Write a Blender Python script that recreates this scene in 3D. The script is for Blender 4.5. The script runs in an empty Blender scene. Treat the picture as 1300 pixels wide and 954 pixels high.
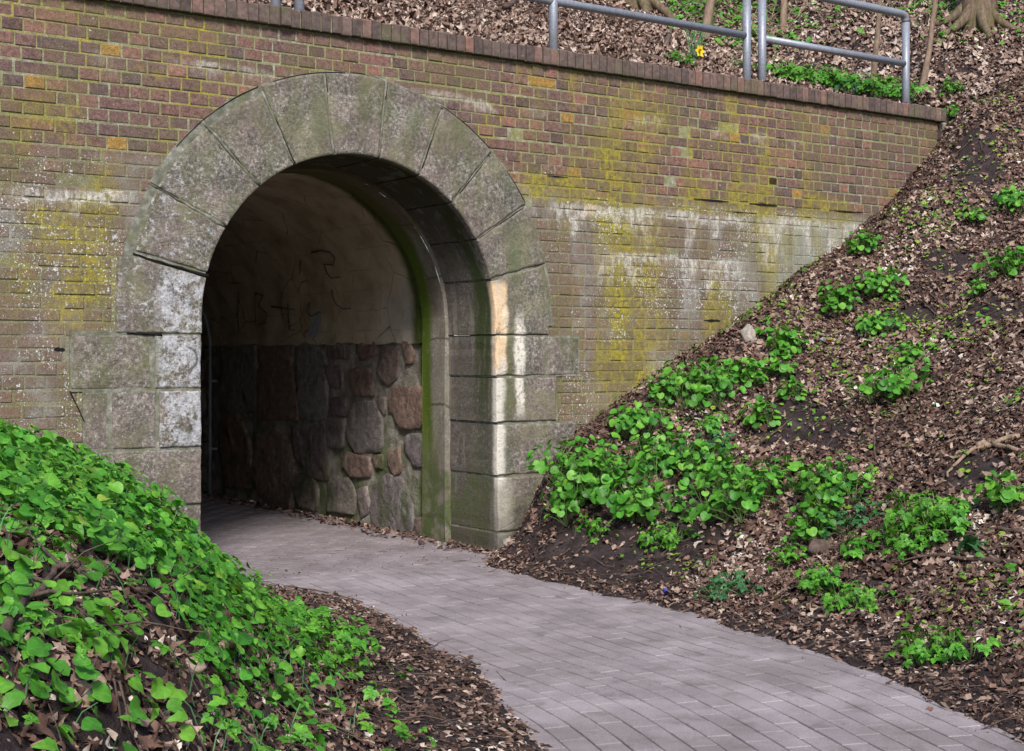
import bpy, bmesh, math, random
import numpy as np
from mathutils import Vector, Matrix, noise as mnoise

R = math.radians
random.seed(7)
rng = np.random.default_rng(11)
sc = bpy.context.scene
COL = sc.collection

# ------------------------------------------------------------------ camera, sky, sun, exposure
CAM = (-5.524, -8.096, 1.357)
FPX = 1805.0
cam = bpy.data.objects.new('camera', bpy.data.cameras.new('camera'))
COL.objects.link(cam)
cam.location = CAM
cam.rotation_euler = (R(90), 0, R(-35))
cam.data.sensor_width = 36
cam.data.lens = FPX * 36 / 1300
cam.data.shift_y = -27 / 1300
cam.data.clip_end = 400
cam.data.clip_start = .05
sc.camera = cam

SUN_EL, SUN_AZ = 42, 208          # azimuth measured clockwise from +Y
world = bpy.data.worlds.new('World')
sc.world = world
world.use_nodes = True
wn = world.node_tree
bg = wn.nodes['Background']
sky = wn.nodes.new('ShaderNodeTexSky')
sky.sky_type = 'NISHITA'
sky.sun_disc = False
sky.sun_elevation = R(SUN_EL)
sky.sun_rotation = R(SUN_AZ)
sky.air_density = 1.0
sky.dust_density = 1.5
wn.links.new(sky.outputs[0], bg.inputs[0])
bg.inputs[1].default_value = 0.095
sl = bpy.data.lights.new('sun', 'SUN')
sl.energy = 2.5
sl.angle = R(14)
sl.color = (1, .965, .92)
sun = bpy.data.objects.new('sun', sl)
COL.objects.link(sun)
_sd = Vector((math.sin(R(SUN_AZ)) * math.cos(R(SUN_EL)), math.cos(R(SUN_AZ)) * math.cos(R(SUN_EL)), math.sin(R(SUN_EL))))
sun.rotation_euler = _sd.to_track_quat('Z', 'Y').to_euler()
sun.location = (-5, -8, 12)
sc.view_settings.view_transform = 'Standard'
sc.view_settings.look = 'None'
sc.view_settings.gamma = 1
sc.view_settings.exposure = 0.92

# ------------------------------------------------------------------ generic helpers
def tag(o, label=None, cat=None, group=None, kind=None):
    if label: o['label'] = label
    if cat: o['category'] = cat
    if group: o['group'] = group
    if kind: o['kind'] = kind
    return o

def thing(name, loc, label, cat, group=None):
    o = bpy.data.objects.new(name, None)
    COL.objects.link(o)
    o.location = loc
    o.empty_display_size = .2
    return tag(o, label, cat, group)

def mesh_obj(name, verts, faces, mat, parent=None, smooth=False, world_coords=True):
    me = bpy.data.meshes.new(name)
    if isinstance(verts, np.ndarray):
        me.vertices.add(len(verts))
        me.vertices.foreach_set('co', np.ascontiguousarray(verts, dtype=np.float32).ravel())
        f = np.ascontiguousarray(faces, dtype=np.int32)
        n, k = f.shape
        me.loops.add(n * k)
        me.loops.foreach_set('vertex_index', f.ravel())
        me.polygons.add(n)
        me.polygons.foreach_set('loop_start', np.arange(0, n * k, k, dtype=np.int32))
        me.polygons.foreach_set('loop_total', np.full(n, k, dtype=np.int32))
        me.update(calc_edges=True)
    else:
        me.from_pydata([tuple(v) for v in verts], [], faces)
        me.update()
    me.validate()
    if smooth:
        me.polygons.foreach_set('use_smooth', [True] * len(me.polygons))
    if mat: me.materials.append(mat)
    o = bpy.data.objects.new(name, me)
    COL.objects.link(o)
    if parent:
        o.parent = parent
        if world_coords:
            o.location = -Vector(parent.location)
            if parent.parent: o.location -= Vector(parent.parent.location)
    return o

def sub_obj(name, verts, faces, mat, part, smooth=False):
    o = mesh_obj(name, verts, faces, mat, None, smooth)
    o.parent = part
    return o

class MB:
    def __init__(s): s.v = []; s.f = []
    def add(s, v, f):
        n = len(s.v); s.v += [tuple(p) for p in v]; s.f += [tuple(i + n for i in q) for q in f]
    def box(s, x0, x1, y0, y1, z0, z1):
        s.add([(x0,y0,z0),(x1,y0,z0),(x1,y1,z0),(x0,y1,z0),(x0,y0,z1),(x1,y0,z1),(x1,y1,z1),(x0,y1,z1)],
              [(0,3,2,1),(4,5,6,7),(0,1,5,4),(1,2,6,5),(2,3,7,6),(3,0,4,7)])
    def tube(s, pts, r0, r1=None, n=8, cap=True, jit=0):
        r1 = r0 if r1 is None else r1
        pts = [Vector(p) for p in pts]; m = len(pts); base = len(s.v)
        up = Vector((0,0,1)); last = None
        for i, p in enumerate(pts):
            d = (pts[min(i+1, m-1)] - pts[max(i-1, 0)]).normalized()
            if last is None:
                a = d.cross(up)
                if a.length < .1: a = d.cross(Vector((1,0,0)))
            else:
                a = last - d * last.dot(d)
            a.normalize(); last = a
            b = d.cross(a)
            r = r0 + (r1 - r0) * i / max(1, m - 1)
            for k in range(n):
                t = 2 * math.pi * k / n
                rr = r * (1 + random.uniform(-jit, jit))
                s.v.append(tuple(p + (a * math.cos(t) + b * math.sin(t)) * rr))
        for i in range(m - 1):
            for k in range(n):
                k2 = (k + 1) % n
                s.f.append((base+i*n+k, base+i*n+k2, base+(i+1)*n+k2, base+(i+1)*n+k))
        if cap:
            s.f.append(tuple(base + k for k in range(n))[::-1])
            s.f.append(tuple(base + (m-1)*n + k for k in range(n)))
    def build(s, name, mat, parent=None, smooth=False, wc=True):
        return mesh_obj(name, s.v, s.f, mat, parent, smooth, wc)

# value noise on numpy arrays
_perm = rng.random((256, 256))
def vnoise(x, y):
    x = np.asarray(x, float); y = np.asarray(y, float)
    xi = np.floor(x).astype(int); yi = np.floor(y).astype(int)
    fx = x - xi; fy = y - yi
    fx = fx*fx*(3-2*fx); fy = fy*fy*(3-2*fy)
    g = lambda a, b: _perm[a & 255, b & 255]
    return (g(xi,yi)*(1-fx)*(1-fy)+g(xi+1,yi)*fx*(1-fy)+g(xi,yi+1)*(1-fx)*fy+g(xi+1,yi+1)*fx*fy)*2-1
def sstep(a, b, x):
    t = np.clip((np.asarray(x, float)-a)/(b-a), 0, 1)
    return t*t*(3-2*t)

# ------------------------------------------------------------------ terrain height functions
_XR = np.array([(-14,-8.0),(-10,-4.8),(-8,-3.2),(-6,-1.75),(-5,-1.2),(-4.13,-.84),(-3.35,-.62),(-2.4,-.5),(-1.2,-.5),(-.5,-.42),(-.1,-.06),(0.3,.02)])
_XL = np.array([(-14,-10.6),(-10,-7.3),(-8,-5.35),(-6,-3.75),(-5,-3.05),(-4.2,-2.62),(-3.165,-2.2),(-2.3,-1.96),(-1.2,-1.74),(-.45,-1.93),(-.1,-2.1),(.3,-2.14)])
def xr(y): return np.interp(y, _XR[:,0], _XR[:,1])
def xl(y): return np.interp(y, _XL[:,0], _XL[:,1])
def prof(pts):
    a = np.array(pts, float)
    return lambda e: np.interp(e, a[:,0], a[:,1])
PRW = prof([(-.3,-.06),(0,-.01),(.08,.02),(.25,.15),(.49,.55),(.73,.8),(1.2,1.08),(2.2,1.54),(3.2,2.1),(4,2.53),(4.65,3.1),(5,3.5),(7,4.3),(12,6.5),(60,20)])
PRF = prof([(-.3,-.06),(-.02,-.02),(.05,.015),(.3,.04),(.6,.12),(1,.32),(1.5,.62),(2.2,1.02),(3,1.48),(4,2.05),(5,2.62),(6.5,3.45),(9,4.6),(30,11),(60,18)])
PL = prof([(-.3,-.06),(-.02,-.02),(.05,.012),(.35,.035),(.6,.08),(1.0,.25),(1.4,.68),(1.8,.85),(2.4,1.0),(4,1.3),(10,3),(60,12)])
PB = prof([(0,3.5),(.5,3.55),(1,3.7),(2,4.2),(4,5.3),(10,8.2),(60,24)])
def rough(X, Y):
    return .035*vnoise(X*2.1+3, Y*2.1) + .018*vnoise(X*5.7, Y*5.7+9) + .009*vnoise(X*14+5, Y*14)+.004*vnoise(X*37, Y*37)
def hfront(X, Y):
    X = np.asarray(X, float); Y = np.asarray(Y, float)
    Yc = np.minimum(Y, 0)
    wob = .025*vnoise(X*.3+Yc*3.1, Yc*2.3+7)+.03*vnoise(Yc*9, X*2)
    er = X - xr(Yc) + wob*sstep(0, .5, -Yc); el = xl(Yc) - X + wob*sstep(0,.5,-Yc)
    w = sstep(.1, 1.6, -Yc)
    hr = PRW(er)*(1-w) + PRF(er)*w
    h = np.where(X > (xl(Yc)+xr(Yc))/2, hr, PL(el))
    return h + rough(X, Y)*sstep(0.0, .35, h)+ .006*vnoise(X*25, Y*25)*sstep(-.02,.05,h)
def hback(X, Y):
    X = np.asarray(X, float); Y = np.asarray(Y, float)
    return PB(Y) + rough(X, Y)*.9*sstep(.1,.5,Y)
def height(X, Y):
    X = np.asarray(X, float); Y = np.asarray(Y, float)
    hf = hfront(X, Y)
    hb = hback(X, Y)
    w = sstep(4.72, 6.2, X)
    right = (hf + .42*np.maximum(Y, 0))*(1 - sstep(0,.5,Y)*(1-w)) + hb*sstep(0,.5,Y)*(1-w)
    return np.where(Y <= 0, hf, np.where(X < 4.72, hb, right))
_A = math.radians(55)
def raydir(px, py):
    a = (px-650)/FPX; b = (450-py)/FPX
    return Vector((math.cos(_A)+a*math.sin(_A), math.sin(_A)-a*math.cos(_A), b))
def hit(px, py, up=0.0):
    """where the sight line through a point of the photograph meets the ground"""
    d = raydir(px, py)
    t = np.arange(1.5, 40, .02)
    X = CAM[0]+t*d.x; Y = CAM[1]+t*d.y; Z = CAM[2]+t*d.z
    g = height(X, Y)
    g = np.where((Y > 0) & (Y < .2) & (X < 4.72), -9, g)
    g = np.where((Y > 0) & (X < .2) & (Z < 2.7), 0, g)
    i = int(np.argmax(Z < g))
    return Vector((X[i], Y[i], g[i]+up))
def wallpt(px, py, y=0):
    d = raydir(px, py); t = (y-CAM[1])/d.y
    return (CAM[0]+t*d.x, CAM[2]+t*d.z)
def sidept(px, py, x=0):
    d = raydir(px, py); t = (x-CAM[0])/d.x
    return (CAM[1]+t*d.y, CAM[2]+t*d.z)

# ------------------------------------------------------------------ node helper
class NT:
    def __init__(s, name, rough=.85, spec=.3):
        s.m = bpy.data.materials.new(name); s.m.use_nodes = True
        s.t = s.m.node_tree; s.b = s.t.nodes['Principled BSDF']
        s.b.inputs['Roughness'].default_value = rough
        s.b.inputs['Specular IOR Level'].default_value = spec
        s.tc = s.t.nodes.new('ShaderNodeTexCoord').outputs['Object']
        sp = s.t.nodes.new('ShaderNodeSeparateXYZ'); s.t.links.new(s.tc, sp.inputs[0])
        s.X, s.Y, s.Z = sp.outputs
    def _in(s, sock, v):
        if v is None: return
        if isinstance(v, bpy.types.NodeSocket): s.t.links.new(v, sock)
        else:
            if isinstance(v, tuple) and len(v) == 3 and sock.type == 'RGBA': v = v + (1,)
            sock.default_value = v
    def math(s, op, a, b=None, c=None, clamp=False):
        n = s.t.nodes.new('ShaderNodeMath'); n.operation = op; n.use_clamp = clamp
        s._in(n.inputs[0], a); s._in(n.inputs[1], b); s._in(n.inputs[2], c); return n.outputs[0]
    def mul(s, *a):
        r = a[0]
        for q in a[1:]: r = s.math('MULTIPLY', r, q)
        return r
    def add(s, a, b): return s.math('ADD', a, b)
    def mx(s, a, b): return s.math('MAXIMUM', a, b)
    def vec(s, sx=1, sy=1, sz=1, off=(0,0,0), src=None):
        n = s.t.nodes.new('ShaderNodeMapping'); s._in(n.inputs[0], src or s.tc)
        n.inputs['Location'].default_value = off; n.inputs['Scale'].default_value = (sx, sy, sz); return n.outputs[0]
    def noise(s, scale=5, detail=4, rough=.55, vec=None, color=False, dist=0):
        n = s.t.nodes.new('ShaderNodeTexNoise'); s._in(n.inputs['Vector'], vec or s.tc)
        n.inputs['Scale'].default_value = scale; n.inputs['Detail'].default_value = detail
        n.inputs['Roughness'].default_value = rough; n.inputs['Distortion'].default_value = dist
        return n.outputs['Color' if color else 'Fac']
    def voro(s, scale=5, vec=None, out='Distance', feat='F1', rnd=1):
        n = s.t.nodes.new('ShaderNodeTexVoronoi'); n.feature = feat; s._in(n.inputs['Vector'], vec or s.tc)
        n.inputs['Scale'].default_value = scale; n.inputs['Randomness'].default_value = rnd; return n.outputs[out]
    def ss(s, v, a, b, lo=0, hi=1):
        n = s.t.nodes.new('ShaderNodeMapRange'); n.interpolation_type = 'SMOOTHSTEP'
        s._in(n.inputs['Value'], v)
        if a > b: a, b, lo, hi = b, a, hi, lo
        n.inputs['From Min'].default_value = a; n.inputs['From Max'].default_value = b
        n.inputs['To Min'].default_value = lo; n.inputs['To Max'].default_value = hi; return n.outputs[0]
    def band(s, v, a, b, soft): return s.mul(s.ss(v, a-soft, a+soft), s.ss(v, b+soft, b-soft))
    def boxm(s, x0, x1, z0, z1, sx=.08, sz=.06, X=None, Z=None):
        return s.mul(s.band(X or s.X, x0, x1, sx), s.band(Z or s.Z, z0, z1, sz))
    def mix(s, f, a, b, blend='MIX'):
        n = s.t.nodes.new('ShaderNodeMix'); n.data_type = 'RGBA'; n.blend_type = blend
        s._in(n.inputs[0], f); s._in(n.inputs[6], a); s._in(n.inputs[7], b); return n.outputs[2]
    def ramp(s, v, stops, interp='LINEAR'):
        n = s.t.nodes.new('ShaderNodeValToRGB'); s._in(n.inputs[0], v)
        n.color_ramp.interpolation = interp
        e = n.color_ramp.elements
        while len(e) < len(stops): e.new(.5)
        for q, (p, c) in zip(e, stops): q.position = p; q.color = tuple(c) + (1,)
        return n.outputs[0]
    def island(s):
        return s.t.nodes.new('ShaderNodeNewGeometry').outputs['Random Per Island']
    def hsv(s, c, h=.5, sat=1, v=1):
        n = s.t.nodes.new('ShaderNodeHueSaturation'); s._in(n.inputs['Color'], c)
        s._in(n.inputs['Hue'], h); s._in(n.inputs['Saturation'], sat); s._in(n.inputs['Value'], v); return n.outputs[0]
    def bump(s, h, strength=.5, dist=.01):
        n = s.t.nodes.new('ShaderNodeBump'); n.inputs['Strength'].default_value = strength
        n.inputs['Distance'].default_value = dist; s._in(n.inputs['Height'], h)
        s.t.links.new(n.outputs[0], s.b.inputs['Normal'])
    def out(s, col, rough=None):
        s._in(s.b.inputs['Base Color'], col)
        if rough is not None: s._in(s.b.inputs['Roughness'], rough)
        return s.m

YEL = (.30, .235, .012); WHT = (.62, .60, .57); OLV = (.15, .14, .055)

def wall_dirt(n, col, mortar=False):
    """lichen, soot and lime stains of the brick wall, in wall metres"""
    X, Z = n.X, n.Z
    streak = n.noise(3.2, 5, .6, n.vec(1, 1, .22))
    fstreak = n.noise(11, 4, .6, n.vec(1, 1, .12))
    blot = n.noise(2.3, 5, .6)
    fine = n.noise(26, 4, .65)
    speck = n.noise(75, 2, .6)
    wob = n.math('MULTIPLY_ADD', n.noise(1.1, 3), .16, -.08)
    Zw = n.add(Z, wob)
    low = n.ss(Zw, 2.56, 2.50)
    grain = n.noise(140, 2, .7)
    isl = n.island()
    isl2 = n.math('FRACT', n.mul(isl, 17.31))
    bk = (lambda lo, hi: 1.0) if mortar else (lambda lo, hi: n.ss(isl, 0, 1, lo, hi))
    bk2 = (lambda lo, hi: 1.0) if mortar else (lambda lo, hi: n.ss(isl2, 0, 1, lo, hi))
    # general greenish film
    upper = n.ss(blot, .36, .66, .04, .60 if not mortar else .85)
    col = n.mix(upper, col, (.20, .20, .065) if mortar else (.150, .122, .062))
    # lower zone: thick grey olive film, patchy
    lf = n.mul(low, n.ss(n.noise(5.5, 6, .72, n.vec(1,1,1.9)), .30, .62, .22, .84), bk(.60, 1.12))
    filmc = n.ramp(n.noise(3.0, 4, .6, n.vec(1,1,.6,(4,0,3))), [(.30,(.09,.08,.06)),(.43,(.15,.13,.07)),(.52,(.165,.135,.105)),(.60,(.215,.205,.18)),(.70,(.30,.295,.28))])
    col = n.mix(lf, col, filmc)
    # the pale grey washed end near the right bank
    pale = n.mul(n.boxm(2.6, 4.3, 1.2, 2.48, .5, .08), n.ss(fstreak, .35, .6, .2, .95))
    col = n.mix(pale, col, (.27, .275, .22))
    # yellow lichen: broad vertical drifts right of the arch and on the left
    yb = n.mul(n.boxm(.78, 1.5, 1.05, 3.3, .3, .3), n.ss(streak, .36, .60), .9)
    y2 = n.mul(n.boxm(.2, 3.3, 2.40, 3.38, .3, .1), n.ss(streak, .47, .62), .85)
    y3 = n.mul(n.boxm(-3.2, -2.7, 1.5, 2.8, .15, .2), n.ss(blot, .42, .6), .8)
    y4 = n.mul(n.boxm(1.7, 3.4, 1.5, 2.45, .3, .1), n.ss(streak, .50, .66), .7)
    y5 = n.mul(n.boxm(.1, 3.6, 2.43, 2.66, .2, .05), n.ss(blot, .34, .52), .7)
    y6 = n.mul(n.boxm(-4.5, -1.6, 2.6, 3.4, .2, .1), n.ss(n.noise(3.7,5,.6,n.vec(1,1,1,(9,0,2))), .56, .70), .55)
    ym = n.mx(n.mx(n.mx(yb, y2), n.mx(y3, y4)), n.mx(y5, y6))
    if not mortar: ym = n.mul(ym, n.mx(low, n.ss(blot, .42, .58, .40, .9)))
    else: ym = n.mx(ym, n.mul(n.ss(n.noise(1.3,4,.6,n.vec(1,1,.6,(1,0,1))), .48, .62), n.boxm(-4.5,2.9,2.45,3.38,.5,.05), .75))
    ym = n.mul(ym, bk2(.5, 1.15), n.ss(fine, .34, .52, .2, 1), n.ss(n.noise(9,3), .3, .5, .5, 1))
    yc = n.mix(n.ss(fine, .35, .7), (.19, .165, .030), (.38, .315, .022))
    col = n.mix(ym, col, yc)
    # lime run-off: ledges with drips under them
    def drip(x0, x1, z, ln, seed, amt):
        dn = n.noise(3.4, 5, .72, n.vec(1, 1, .25, (seed, 0, 0)))
        depth = n.add(n.math('SUBTRACT', z, Zw), n.math('MULTIPLY_ADD', n.noise(16,3), .06, -.03))
        reach = n.ss(dn, .40, .66, .0, ln)
        lip = n.mul(n.ss(depth, .09, .03), n.ss(depth, -.03, .0), n.ss(n.noise(2.2,4,.6,n.vec(1,1,1,(seed,2,0))), .38, .55))
        m = n.mul(n.ss(depth, -.03, .01), n.ss(n.math('SUBTRACT', reach, depth), -.02, .22), .9)
        m = n.mul(n.mx(m, lip), n.band(X, x0, x1, .15))
        return n.mul(m, amt, n.ss(n.noise(30,5,.75,n.vec(1,1,.4)), .36, .60, .12, 1))
    d = n.mx(drip(.38, 2.4, 2.44, .42, 3, .85), drip(.95, 2.35, 2.09, .5, 17, .9))
    d = n.mx(d, drip(-3.25, -2.62, 2.30, .3, 29, .85))
    d = n.mx(d, drip(2.5, 4.0, 2.45, .5, 41, .75))
    d = n.mx(d, n.mul(drip(-2.9, 3.0, 3.1, .2, 55, .5), n.ss(blot,.45,.55)))
    lc = n.mix(n.ss(fine, .35, .65), (.42, .39, .33), WHT)
    lc = n.mix(n.ss(n.noise(5, 3, .5, n.vec(1,1,.2,(2,0,0))), .58, .68, 0, .6), lc, (.52, .36, .18))
    col = n.mix(n.math('MULTIPLY', d, bk2(.6, 1.15), clamp=True), col, lc)
    # salt bloom specks
    dens = n.mx(n.mul(low, n.ss(n.noise(1.9, 4, .6, n.vec(1,1,1,(7,0,1))), .40, .62, .2, 1)), n.ss(n.noise(2.4, 4, .6, n.vec(1,1,1,(3,0,5))), .56, .7, 0, .75))
    dens = n.mx(dens, n.mul(n.boxm(-4.2, -2.66, .8, 2.5, .2, .1), n.ss(n.noise(5,3), .4,.6)))
    thr = n.add(speck, n.math('MULTIPLY_ADD', dens, .16, -.16))
    sp = n.ss(thr, .605, .66)
    col = n.mix(n.mul(sp, .9), col, (.66, .66, .68))
    patch = n.mul(n.ss(n.add(n.noise(17, 5, .7), n.mul(dens, .05)), .66, .70), n.ss(dens, .3, .8), .8)
    col = n.mix(patch, col, (.52, .50, .50))
    # damp dark foot of the wall where soil splashes
    sp2 = n.mul(n.ss(n.add(n.noise(34, 4, .75), n.mul(dens, .07)), .66, .72), .75)
    col = n.mix(sp2, col, (.50, .50, .52))
    dk = n.ss(n.noise(48, 4, .75, n.vec(1,1,1,(6,6,6))), .60, .68, 0, .55)
    col = n.mix(dk, col, (.045,.04,.035))
    col = n.hsv(col, .5, 1, n.ss(grain, .3, .7, .68, 1.32))
    return col

def mat_brick():
    n = NT('weathered_brick', .9, .2)
    r = n.island()
    c = n.ramp(r, [(0,(.085,.054,.052)),(.18,(.155,.084,.072)),(.36,(.125,.076,.073)),(.52,(.178,.090,.076)),(.68,(.145,.078,.066)),(.82,(.100,.070,.070)),(.93,(.220,.108,.082)),(.986,(.22,.098,.075)),(.989,(.32,.17,.03)),(1,(.30,.16,.03))])
    c = n.hsv(c, .5, .95, n.ss(n.noise(38, 5, .7), .25, .75, .55, 1.6))
    c = n.mix(n.ss(n.noise(120,3,.6), .55,.7,0,.5), c, (.06,.04,.035))
    n.bump(n.add(n.noise(90, 5, .7), n.mul(n.noise(300,2,.6),.4)), .7, .006)
    return n.out(wall_dirt(n, c))

def mat_mortar():
    n = NT('brick_mortar', .95, .1)
    c = n.ramp(n.noise(22, 5, .65), [(.3,(.12,.12,.08)),(.5,(.23,.23,.15)),(.7,(.40,.40,.34))])
    n.bump(n.noise(120, 4, .7), .7, .006)
    return n.out(wall_dirt(n, c, True))

def granite_base(n, tint=(1,1,1)):
    g = n.noise(44, 5, .85)
    c = n.ramp(g, [(.32,(.030,.026,.022)),(.42,(.095,.085,.072)),(.50,(.19,.175,.15)),(.58,(.34,.315,.28)),(.68,(.60,.57,.53))])
    c = n.mix(n.ss(n.noise(17,4,.7,n.vec(1,1,1,(2,8,2))), .55,.68,0,.55), c, (.07,.065,.045))
    g2 = n.noise(2.6, 4, .6)
    c = n.mix(n.ss(g2,.35,.65,0,.5), c, (.21,.155,.135))
    c = n.mix(n.ss(n.noise(3.3,4,.65,n.vec(1,1,1,(4,4,4))),.48,.62,0,.5), c, (.20,.19,.11))
    c = n.hsv(c, .5, 1.05, n.ss(n.island(), 0, 1, .82, 1.16))
    return n.hsv(c, .5, 1, n.ss(n.noise(6, 4, .6), .3, .7, .72, 1.18))

def mat_granite():
    n = NT('granite', .85, .25)
    X, Y, Z = n.X, n.Y, n.Z
    c = granite_base(n)
    streak = n.noise(5, 5, .6, n.vec(1, 1, .25))
    blot = n.noise(3.1, 5, .65)
    fine = n.noise(40, 4, .7)
    # olive algae film
    c = n.mix(n.mul(n.ss(streak, .46, .68), .6), c, (.13, .135, .06))
    c = n.mix(n.mul(n.ss(n.noise(4,4,.6,n.vec(1,1,.5,(5,0,5))), .56, .68), .55), c, (.115, .14, .075))
    # white crust on the left jamb and around the left springer
    wl = n.mul(n.boxm(-2.42, -2.10, .8, 1.84, .04, .05), n.ss(n.noise(11,6,.75), .42, .54), n.ss(n.noise(75,4,.8), .38, .52, .35, 1))
    wl = n.mx(wl, n.mul(n.boxm(-2.72, -2.05, 1.5, 2.5, .1, .2), n.ss(n.noise(30,5,.75), .54, .62), .8))
    wl = n.mx(wl, n.mul(n.boxm(-2.95, -2.10, .3, 1.5, .1, .2), n.ss(n.noise(42,5,.75), .58, .66), .8))
    wl = n.mx(wl, n.mul(n.ss(n.noise(55,4,.75), .66, .72), .7))
    front = n.ss(Y, .06, .0)
    c = n.mix(n.mul(wl, front, .88), c, n.ramp(n.noise(28,5,.75), [(.38,(.30,.30,.31)),(.5,(.52,.52,.55)),(.62,(.66,.66,.70))]))
    # ring shaped lichen scar on the left jamb
    dx = n.math('SUBTRACT', X, -2.245); dz = n.math('SUBTRACT', Z, 1.33)
    rr = n.math('SQRT', n.add(n.mul(dx,dx), n.mul(dz,dz)))
    c = n.mix(n.mul(n.band(rr, .06, .075, .008), n.ss(X,-2.27,-2.22), front, .85), c, (.05,.055,.05))
    # orange and white lime on the right arris
    wz = n.math('MULTIPLY_ADD', n.noise(9,5,.7), .09, -.045)
    Xw = n.add(X, wz)
    org = n.mul(n.ss(n.noise(22,5,.75,n.vec(1,1,.4)), .34, .48, .3, 1), n.boxm(-.09, .085, 1.22, 1.85, .02, .04, Xw), front)
    c = n.mix(n.mul(org, n.ss(fine,.2,.5,.75,1)), c, n.ramp(n.noise(14,3,.6,n.vec(1,1,.25)), [(.35,(.72,.66,.58)),(.5,(.78,.55,.33)),(.65,(.80,.66,.48))]))
    wh = n.mul(n.boxm(-.06, .065, .42, 1.24, .03, .1, Xw), n.ss(fine,.3,.5,.5,.95))
    wh = n.mx(wh, n.mul(n.boxm(.16, .235, .95, 1.62, .018, .08, Xw), n.ss(fine,.38,.5,.3,1)))
    wh = n.mx(wh, n.mul(n.boxm(-.03, .12, .05, .5, .05, .1, Xw), .35))
    c = n.mix(n.mul(wh, front), c, (.74, .69, .60))
    gr = n.mul(n.boxm(.08, .14, .9, 1.5, .02, .1, Xw), front, .6)
    c = n.mix(gr, c, (.10,.12,.04))
    # reveal: purple brown stones with green algae close to the arris
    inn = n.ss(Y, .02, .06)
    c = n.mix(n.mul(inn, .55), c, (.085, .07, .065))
    ga = n.mul(inn, n.ss(n.add(Y, n.math('MULTIPLY_ADD', streak, .3, -.15)), .30, .16), n.ss(n.noise(9,4,.6,n.vec(1,1,.2)), .32, .5))
    ga = n.mul(ga, n.ss(Z, .5, 1.4, .25, 1))
    c = n.mix(n.mul(ga, .9), c, (.035, .052, .010))
    gb = n.mul(inn, n.ss(Z, .6, .42), n.ss(n.noise(6,4), .35,.55), .7)
    c = n.mix(gb, c, (.075, .095, .03))
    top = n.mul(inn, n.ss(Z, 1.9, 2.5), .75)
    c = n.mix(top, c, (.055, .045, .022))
    pw = n.mul(inn, n.ss(n.noise(8,4,.6,n.vec(1,1,.12,(0,3,0))), .54, .66), .35)
    c = n.mix(pw, c, (.30,.28,.25))
    # earth splash at the foot
    c = n.mix(n.mul(n.ss(n.add(Z, n.math('MULTIPLY_ADD', blot, .4, -.2)), .32, .05), .55), c, (.08,.065,.055))
    n.bump(n.add(n.mul(n.noise(26, 5, .7), 1.2), n.noise(130, 4, .75)), .9, .010)
    return n.out(c)

def mat_lime_joint():
    n = NT('arch_joint_mortar', .95, .1)
    c = n.ramp(n.noise(18, 5, .7), [(.3,(.09,.09,.07)),(.48,(.16,.16,.125)),(.62,(.27,.26,.22)),(.75,(.5,.49,.46))])
    c = n.mix(n.ss(n.noise(5,3), .5,.65,0,.6), c, (.14,.15,.07))
    n.bump(n.noise(70, 5, .7), .8, .008)
    return n.out(c)

def mat_liner():
    """second ring, pale, with the strong green seam behind it"""
    n = NT('inner_ring_stone', .85, .25)
    c = granite_base(n)
    c = n.mix(.5, c, (.21,.19,.16))
    an = n.math('ARCTAN2', n.math('SUBTRACT', n.Z, 1.577), n.add(n.X, 1.0746))
    jn = n.ss(n.math('ABSOLUTE', n.math('SINE', n.mul(n.add(an, n.math('MULTIPLY_ADD', n.noise(4,3), .06, .07)), 7.5))), .07, .02)
    c = n.mix(n.mul(jn, .8), c, (.05,.045,.035))
    c = n.mix(n.ss(n.noise(3.5,5,.7,n.vec(1,1,.6,(5,5,0))), .48,.62,0,.7), c, (.12,.09,.06))
    c = n.mix(n.ss(n.noise(7,5,.6,n.vec(1,1,.15)), .45,.65,0,.6), c, (.13,.125,.07))
    seam = n.ss(n.add(n.Y, n.math('MULTIPLY_ADD', n.noise(3,4), .12, -.06)), .72, .80)
    c = n.mix(n.mul(seam, n.ss(n.Z,.3,.9,.35,1), n.ss(n.noise(20,4),.3,.45,.6,1)), c, (.075,.115,.010))
    c = n.mix(n.mul(n.ss(n.Z,.7,.45), n.ss(n.noise(6,4),.4,.55), .8), c, (.06,.085,.02))
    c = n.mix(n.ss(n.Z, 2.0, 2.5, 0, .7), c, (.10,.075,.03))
    n.bump(n.noise(60, 5, .7), .8, .008)
    return n.out(c)

def mat_plaster():
    n = NT('vault_plaster', .95, .1)
    c = n.ramp(n.noise(3, 5, .6), [(.3,(.27,.215,.14)),(.5,(.44,.365,.245)),(.7,(.56,.48,.35))])
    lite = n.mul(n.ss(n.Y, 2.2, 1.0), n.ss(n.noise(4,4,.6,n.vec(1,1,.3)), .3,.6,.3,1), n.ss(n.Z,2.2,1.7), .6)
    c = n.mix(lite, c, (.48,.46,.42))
    crs = n.ss(n.math('ABSOLUTE', n.math('SINE', n.mul(n.add(n.Z, n.math('MULTIPLY_ADD', n.noise(3,3), .05, 0)), 20.0))), .14, .03)
    c = n.mix(n.mul(crs, n.ss(n.noise(2.5,4), .45, .6), .35), c, (.14,.12,.09))
    seam = n.mul(n.ss(n.add(n.Y, n.math('MULTIPLY_ADD', n.noise(3,4), .12, -.06)), 1.16, 1.03), .95)
    c = n.mix(seam, c, (.05,.075,.008))
    cr = n.voro(2.6, n.vec(1,1,1,src=n.mix(.12, n.tc, n.noise(3,4,color=True))), feat='DISTANCE_TO_EDGE')
    c = n.mix(n.mul(n.ss(cr, .012, .002), n.ss(n.noise(1.5,2),.45,.55), .7), c, (.04,.03,.02))
    n.bump(n.add(n.noise(70, 4, .75), n.mul(n.noise(7,3),3)), .9, .008)
    return n.out(c)

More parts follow.
